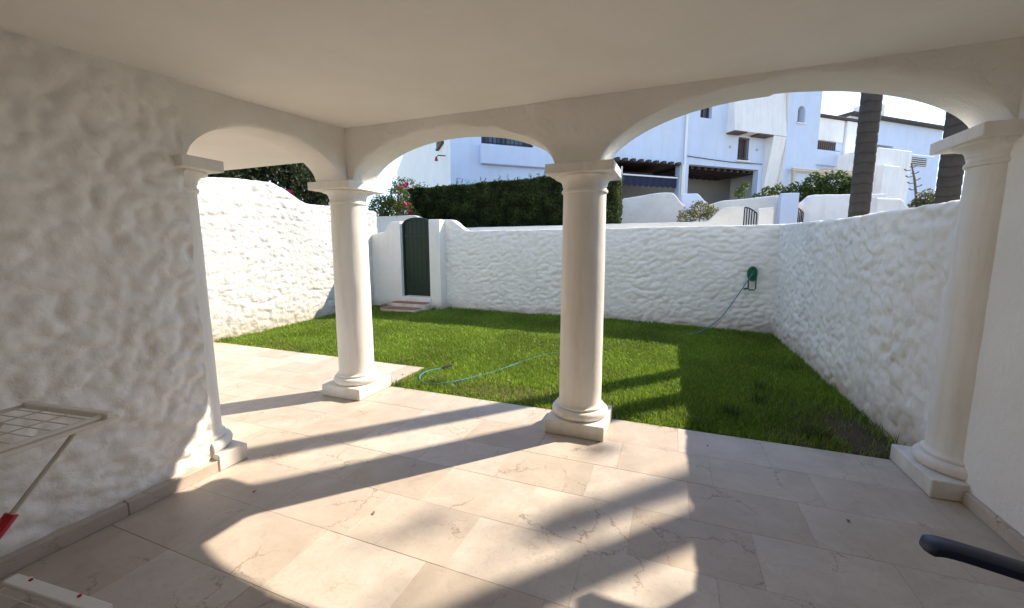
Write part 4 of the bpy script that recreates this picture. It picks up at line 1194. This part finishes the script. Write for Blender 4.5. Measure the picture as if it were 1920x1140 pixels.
hT = empty('neighbour_tower', W3(16.4, -2, 2.6), 'narrow blue-tinted shaded tower house with a small arched niche', 'house')
nz0, nz1, ns0, ns1 = 7.24, 7.98, 15.98, 16.46
panel('wall', 15.41, 17.45, 0.8, 10.5, 0.42, [(ns0, ns1, nz0, nz1)], M['house_shade_blue'], hT, 0.3)
shell(15.41, 17.45, 0.8, 10.5, 0.42, -7.0, M['house_white'], hT)
HB().hbox(ns0, ns1, 0.10, 0.13, nz0, nz1).build('niche_back', M['room'], hT)
V, F = [], []
rad = (ns1 - ns0) / 2
for sgn in (-1, 1):
    pts_ = [(ns0 + rad + sgn * rad, nz1)] + [(ns0 + rad + sgn * rad * math.cos(t), nz1 - rad + rad * math.sin(t)) for t in np.linspace(0, math.pi / 2, 8)]
    b_ = len(V)
    V += [W3(s_, 0.417, z) for s_, z in pts_] + [W3(s_, 0.15, z) for s_, z in pts_]
    k = len(pts_)
    F += [tuple(range(b_, b_ + k)), tuple(range(b_ + k, b_ + 2 * k))] + [(b_ + i, b_ + (i + 1) % k, b_ + k + (i + 1) % k, b_ + k + i) for i in range(k)]
mesh('niche_arch', V, F, M['house_shade_blue'], hT)
HB().hbox(ns0 - 0.05, ns1 + 0.05, 0.423, 0.50, nz0 - 0.06, nz0 - 0.004, 0.01).build('niche_sill', M['house_white'], hT)
# pergola beside the tower
pg = empty('pergola', W3(17.8, 1.0, 2.8), 'weathered beige timber pergola below the barred balcony', 'pergola')
HB().hbox(15.6, 20.2, 0.60, 0.72, 5.02, 5.16, 0.01).build('beam', M['beige_wood'], pg)
HB().hbox(15.6, 20.2, -0.1, 0.0, 5.22, 5.34, 0.01).build('beam', M['beige_wood'], pg)
for k in range(8):
    s_ = 17.5 + 0.36 * k
    HB().hbox(s_, s_ + 0.08, -1.8, 0.9, 5.17, 5.215, 0.004).build('slat', M['beige_wood'], pg)
for s_ in (15.65, 20.0): HB().hbox(s_, s_ + 0.12, 0.6, 0.72, 2.5, 5.018, 0.01).build('post', M['beige_wood'], pg)

# house C: white upper storey with a barred balcony
hC = empty('neighbour_house', W3(21, -5, 2.8), 'house with white top storey and brown barred balcony left of the palm', 'house')
panel('wall', 17.5, 24.2, 0.8, 8.62, -2.0, [(20.30, 22.35, 6.92, 7.42)], M['house_shade_blue'], hC, 0.4)
shell(17.5, 24.2, 0.8, 8.62, -2.0, -8.0, M['house_white'], hC)
HB().hbox(20.2, 22.75, -1.997, -1.90, 7.43, 8.60, 0.01).build('upper_wall', M['house_white'], hC)
HB().hbox(22.9, 24.19, -1.997, -1.85, 3.0, 8.60, 0.01).build('side_bay', M['house_white'], hC)
HB().hbox(20.2, 22.5, -1.997, -1.80, 6.10, 6.90, 0.02).build('balcony_front', M['house_shade_blue'], hC)
HB().hbox(20.28, 22.37, -2.39, -2.36, 6.90, 7.44).build('balcony_door', M['room'], hC)
for k in range(13):
    s_ = 20.36 + 0.165 * k
    HB().hbox(s_, s_ + 0.07, -2.06, -2.02, 6.925, 7.42).build('baluster', M['brown_wood'], hC)
HB().hbox(20.2, 22.5, -1.99, -1.85, 6.902, 6.94, 0.006).build('balcony_rail', M['brown_wood'], hC)
HB().hbox(17.6, 24.6, -8.2, -1.75, 8.624, 8.74, 0.01).build('roof_edge', M['dark_tile'], hC)

# house D farther off, and the white block in front of it
hD = empty('neighbour_house', W3(34, -8, 3), 'far white house with dark roof edge and chimney right of the palm', 'house')
panel('wall', 28.0, 38.3, 1.0, 10.3, -5.0, [(30.9, 32.8, 7.15, 8.7)], M['house_shade_blue'], hD, 0.5)
shell(28.0, 38.3, 1.0, 10.3, -5.0, -12.0, M['house_white'], hD)
rfD = HB().hbox(27.7, 38.7, -12.2, -4.6, 10.302, 10.47, 0.02).build('roof_edge', M['dark_tile'], hD)
HB().hbox(30.7, 32.1, -6.6, -5.4, 10.472, 11.6, 0.02).build('chimney', M['house_white'], rfD)
HB().hbox(30.85, 32.85, -5.5, -5.45, 7.1, 8.75).build('balcony_door', M['glass'], hD)
for k in range(9):
    s_ = 30.95 + 0.225 * k
    MB().tube([W3(s_, -4.95, 7.16), W3(s_, -4.95, 7.85)], 0.02, 6).build('baluster', M['iron'], hD)
MB().tube([W3(30.9, -4.95, 7.85), W3(32.8, -4.95, 7.85)], 0.025, 6).build('handrail', M['iron'], hD)
hE = empty('block_house', W3(25, -1.5, 2.8), 'low white block with a slatted vent in front of the far house', 'house')
HB().hbox(22.3, 25.15, -3.0, 0.15, 0.8, 6.70, 0.03).build('wall', M['house_white'], hE)
HB().hbox(25.152, 28.2, -3.0, -0.35, 0.8, 6.75, 0.03).build('wall', M['house_shade_blue'], hE)
HB().hbox(22.3, 23.6, 0.152, 0.5, 0.8, 5.75, 0.03).build('stair_wall', M['house_white'], hE)
vt = HB().hbox(25.75, 27.4, -0.347, -0.33, 6.12, 6.58).build('vent', M['black'], hE)
for k in range(4):
    HB().hbox(25.75, 27.4, -0.329, -0.29, 6.14 + 0.11 * k, 6.18 + 0.11 * k).build('slat', M['wire_dark'], vt)

# ------------------------------------------------------------------ a few dry leaves blown onto the marble
rs = np.random.default_rng(77)
for (x, y, where) in ((0.98, 2.62, 'on the shaded marble between middle and right columns'), (-2.35, 1.62, 'near the foot of the half column'), (-1.52, 1.72, 'in the left part of the sunlit floor patch'),
                     (-3.45, 2.52, 'in the shadow strip beside the half column'), (-2.95, 3.95, 'behind the corner column by the lawn'), (0.32, 3.3, 'by the lawn edge right of the middle column')):
    a_ = rs.uniform(0, 6.28); L_ = rs.uniform(0.012, 0.022)
    ux, uy = math.cos(a_), math.sin(a_)
    pts_ = [(-1, 0, .001), (-.4, .34, .006), (.3, .3, .004), (1, 0, .008), (.3, -.3, .005), (-.4, -.34, .002), (0, 0, .001)]
    V = [(x + L_ * (p * ux - q * uy), y + L_ * (p * uy + q * ux), 0.0012 + z) for p, q, z in pts_]
    V += [(a, b, c + 0.0006) for a, b, c in V]
    F = [(6, i, (i + 1) % 6) for i in range(6)] + [(13, 7 + (i + 1) % 6, 7 + i) for i in range(6)] + [(i, 7 + i, 7 + (i + 1) % 6, (i + 1) % 6) for i in range(6)]
    props(mesh('dry_leaf', V, F, M['bark']), 'tiny dry brown leaf ' + where, 'leaf', 'dry leaves on the terrace')

# cable and wall vents on the blue-tinted shaded house
MB().tube(spline([tuple(W3(10.2, 0.04, 5.42)), tuple(W3(11.6, 0.045, 5.36)), tuple(W3(12.9, 0.04, 5.33)), tuple(W3(14.5, 0.04, 5.36))], 5), 0.016, 6).build('cable', M['iron'], hB, True)
for s_ in (12.55, 14.15):
    MB().tube([W3(s_, 0.004, 5.98), W3(s_, 0.05, 5.98)], 0.05, 10).build('wall_vent', M['wire_dark'], hB)
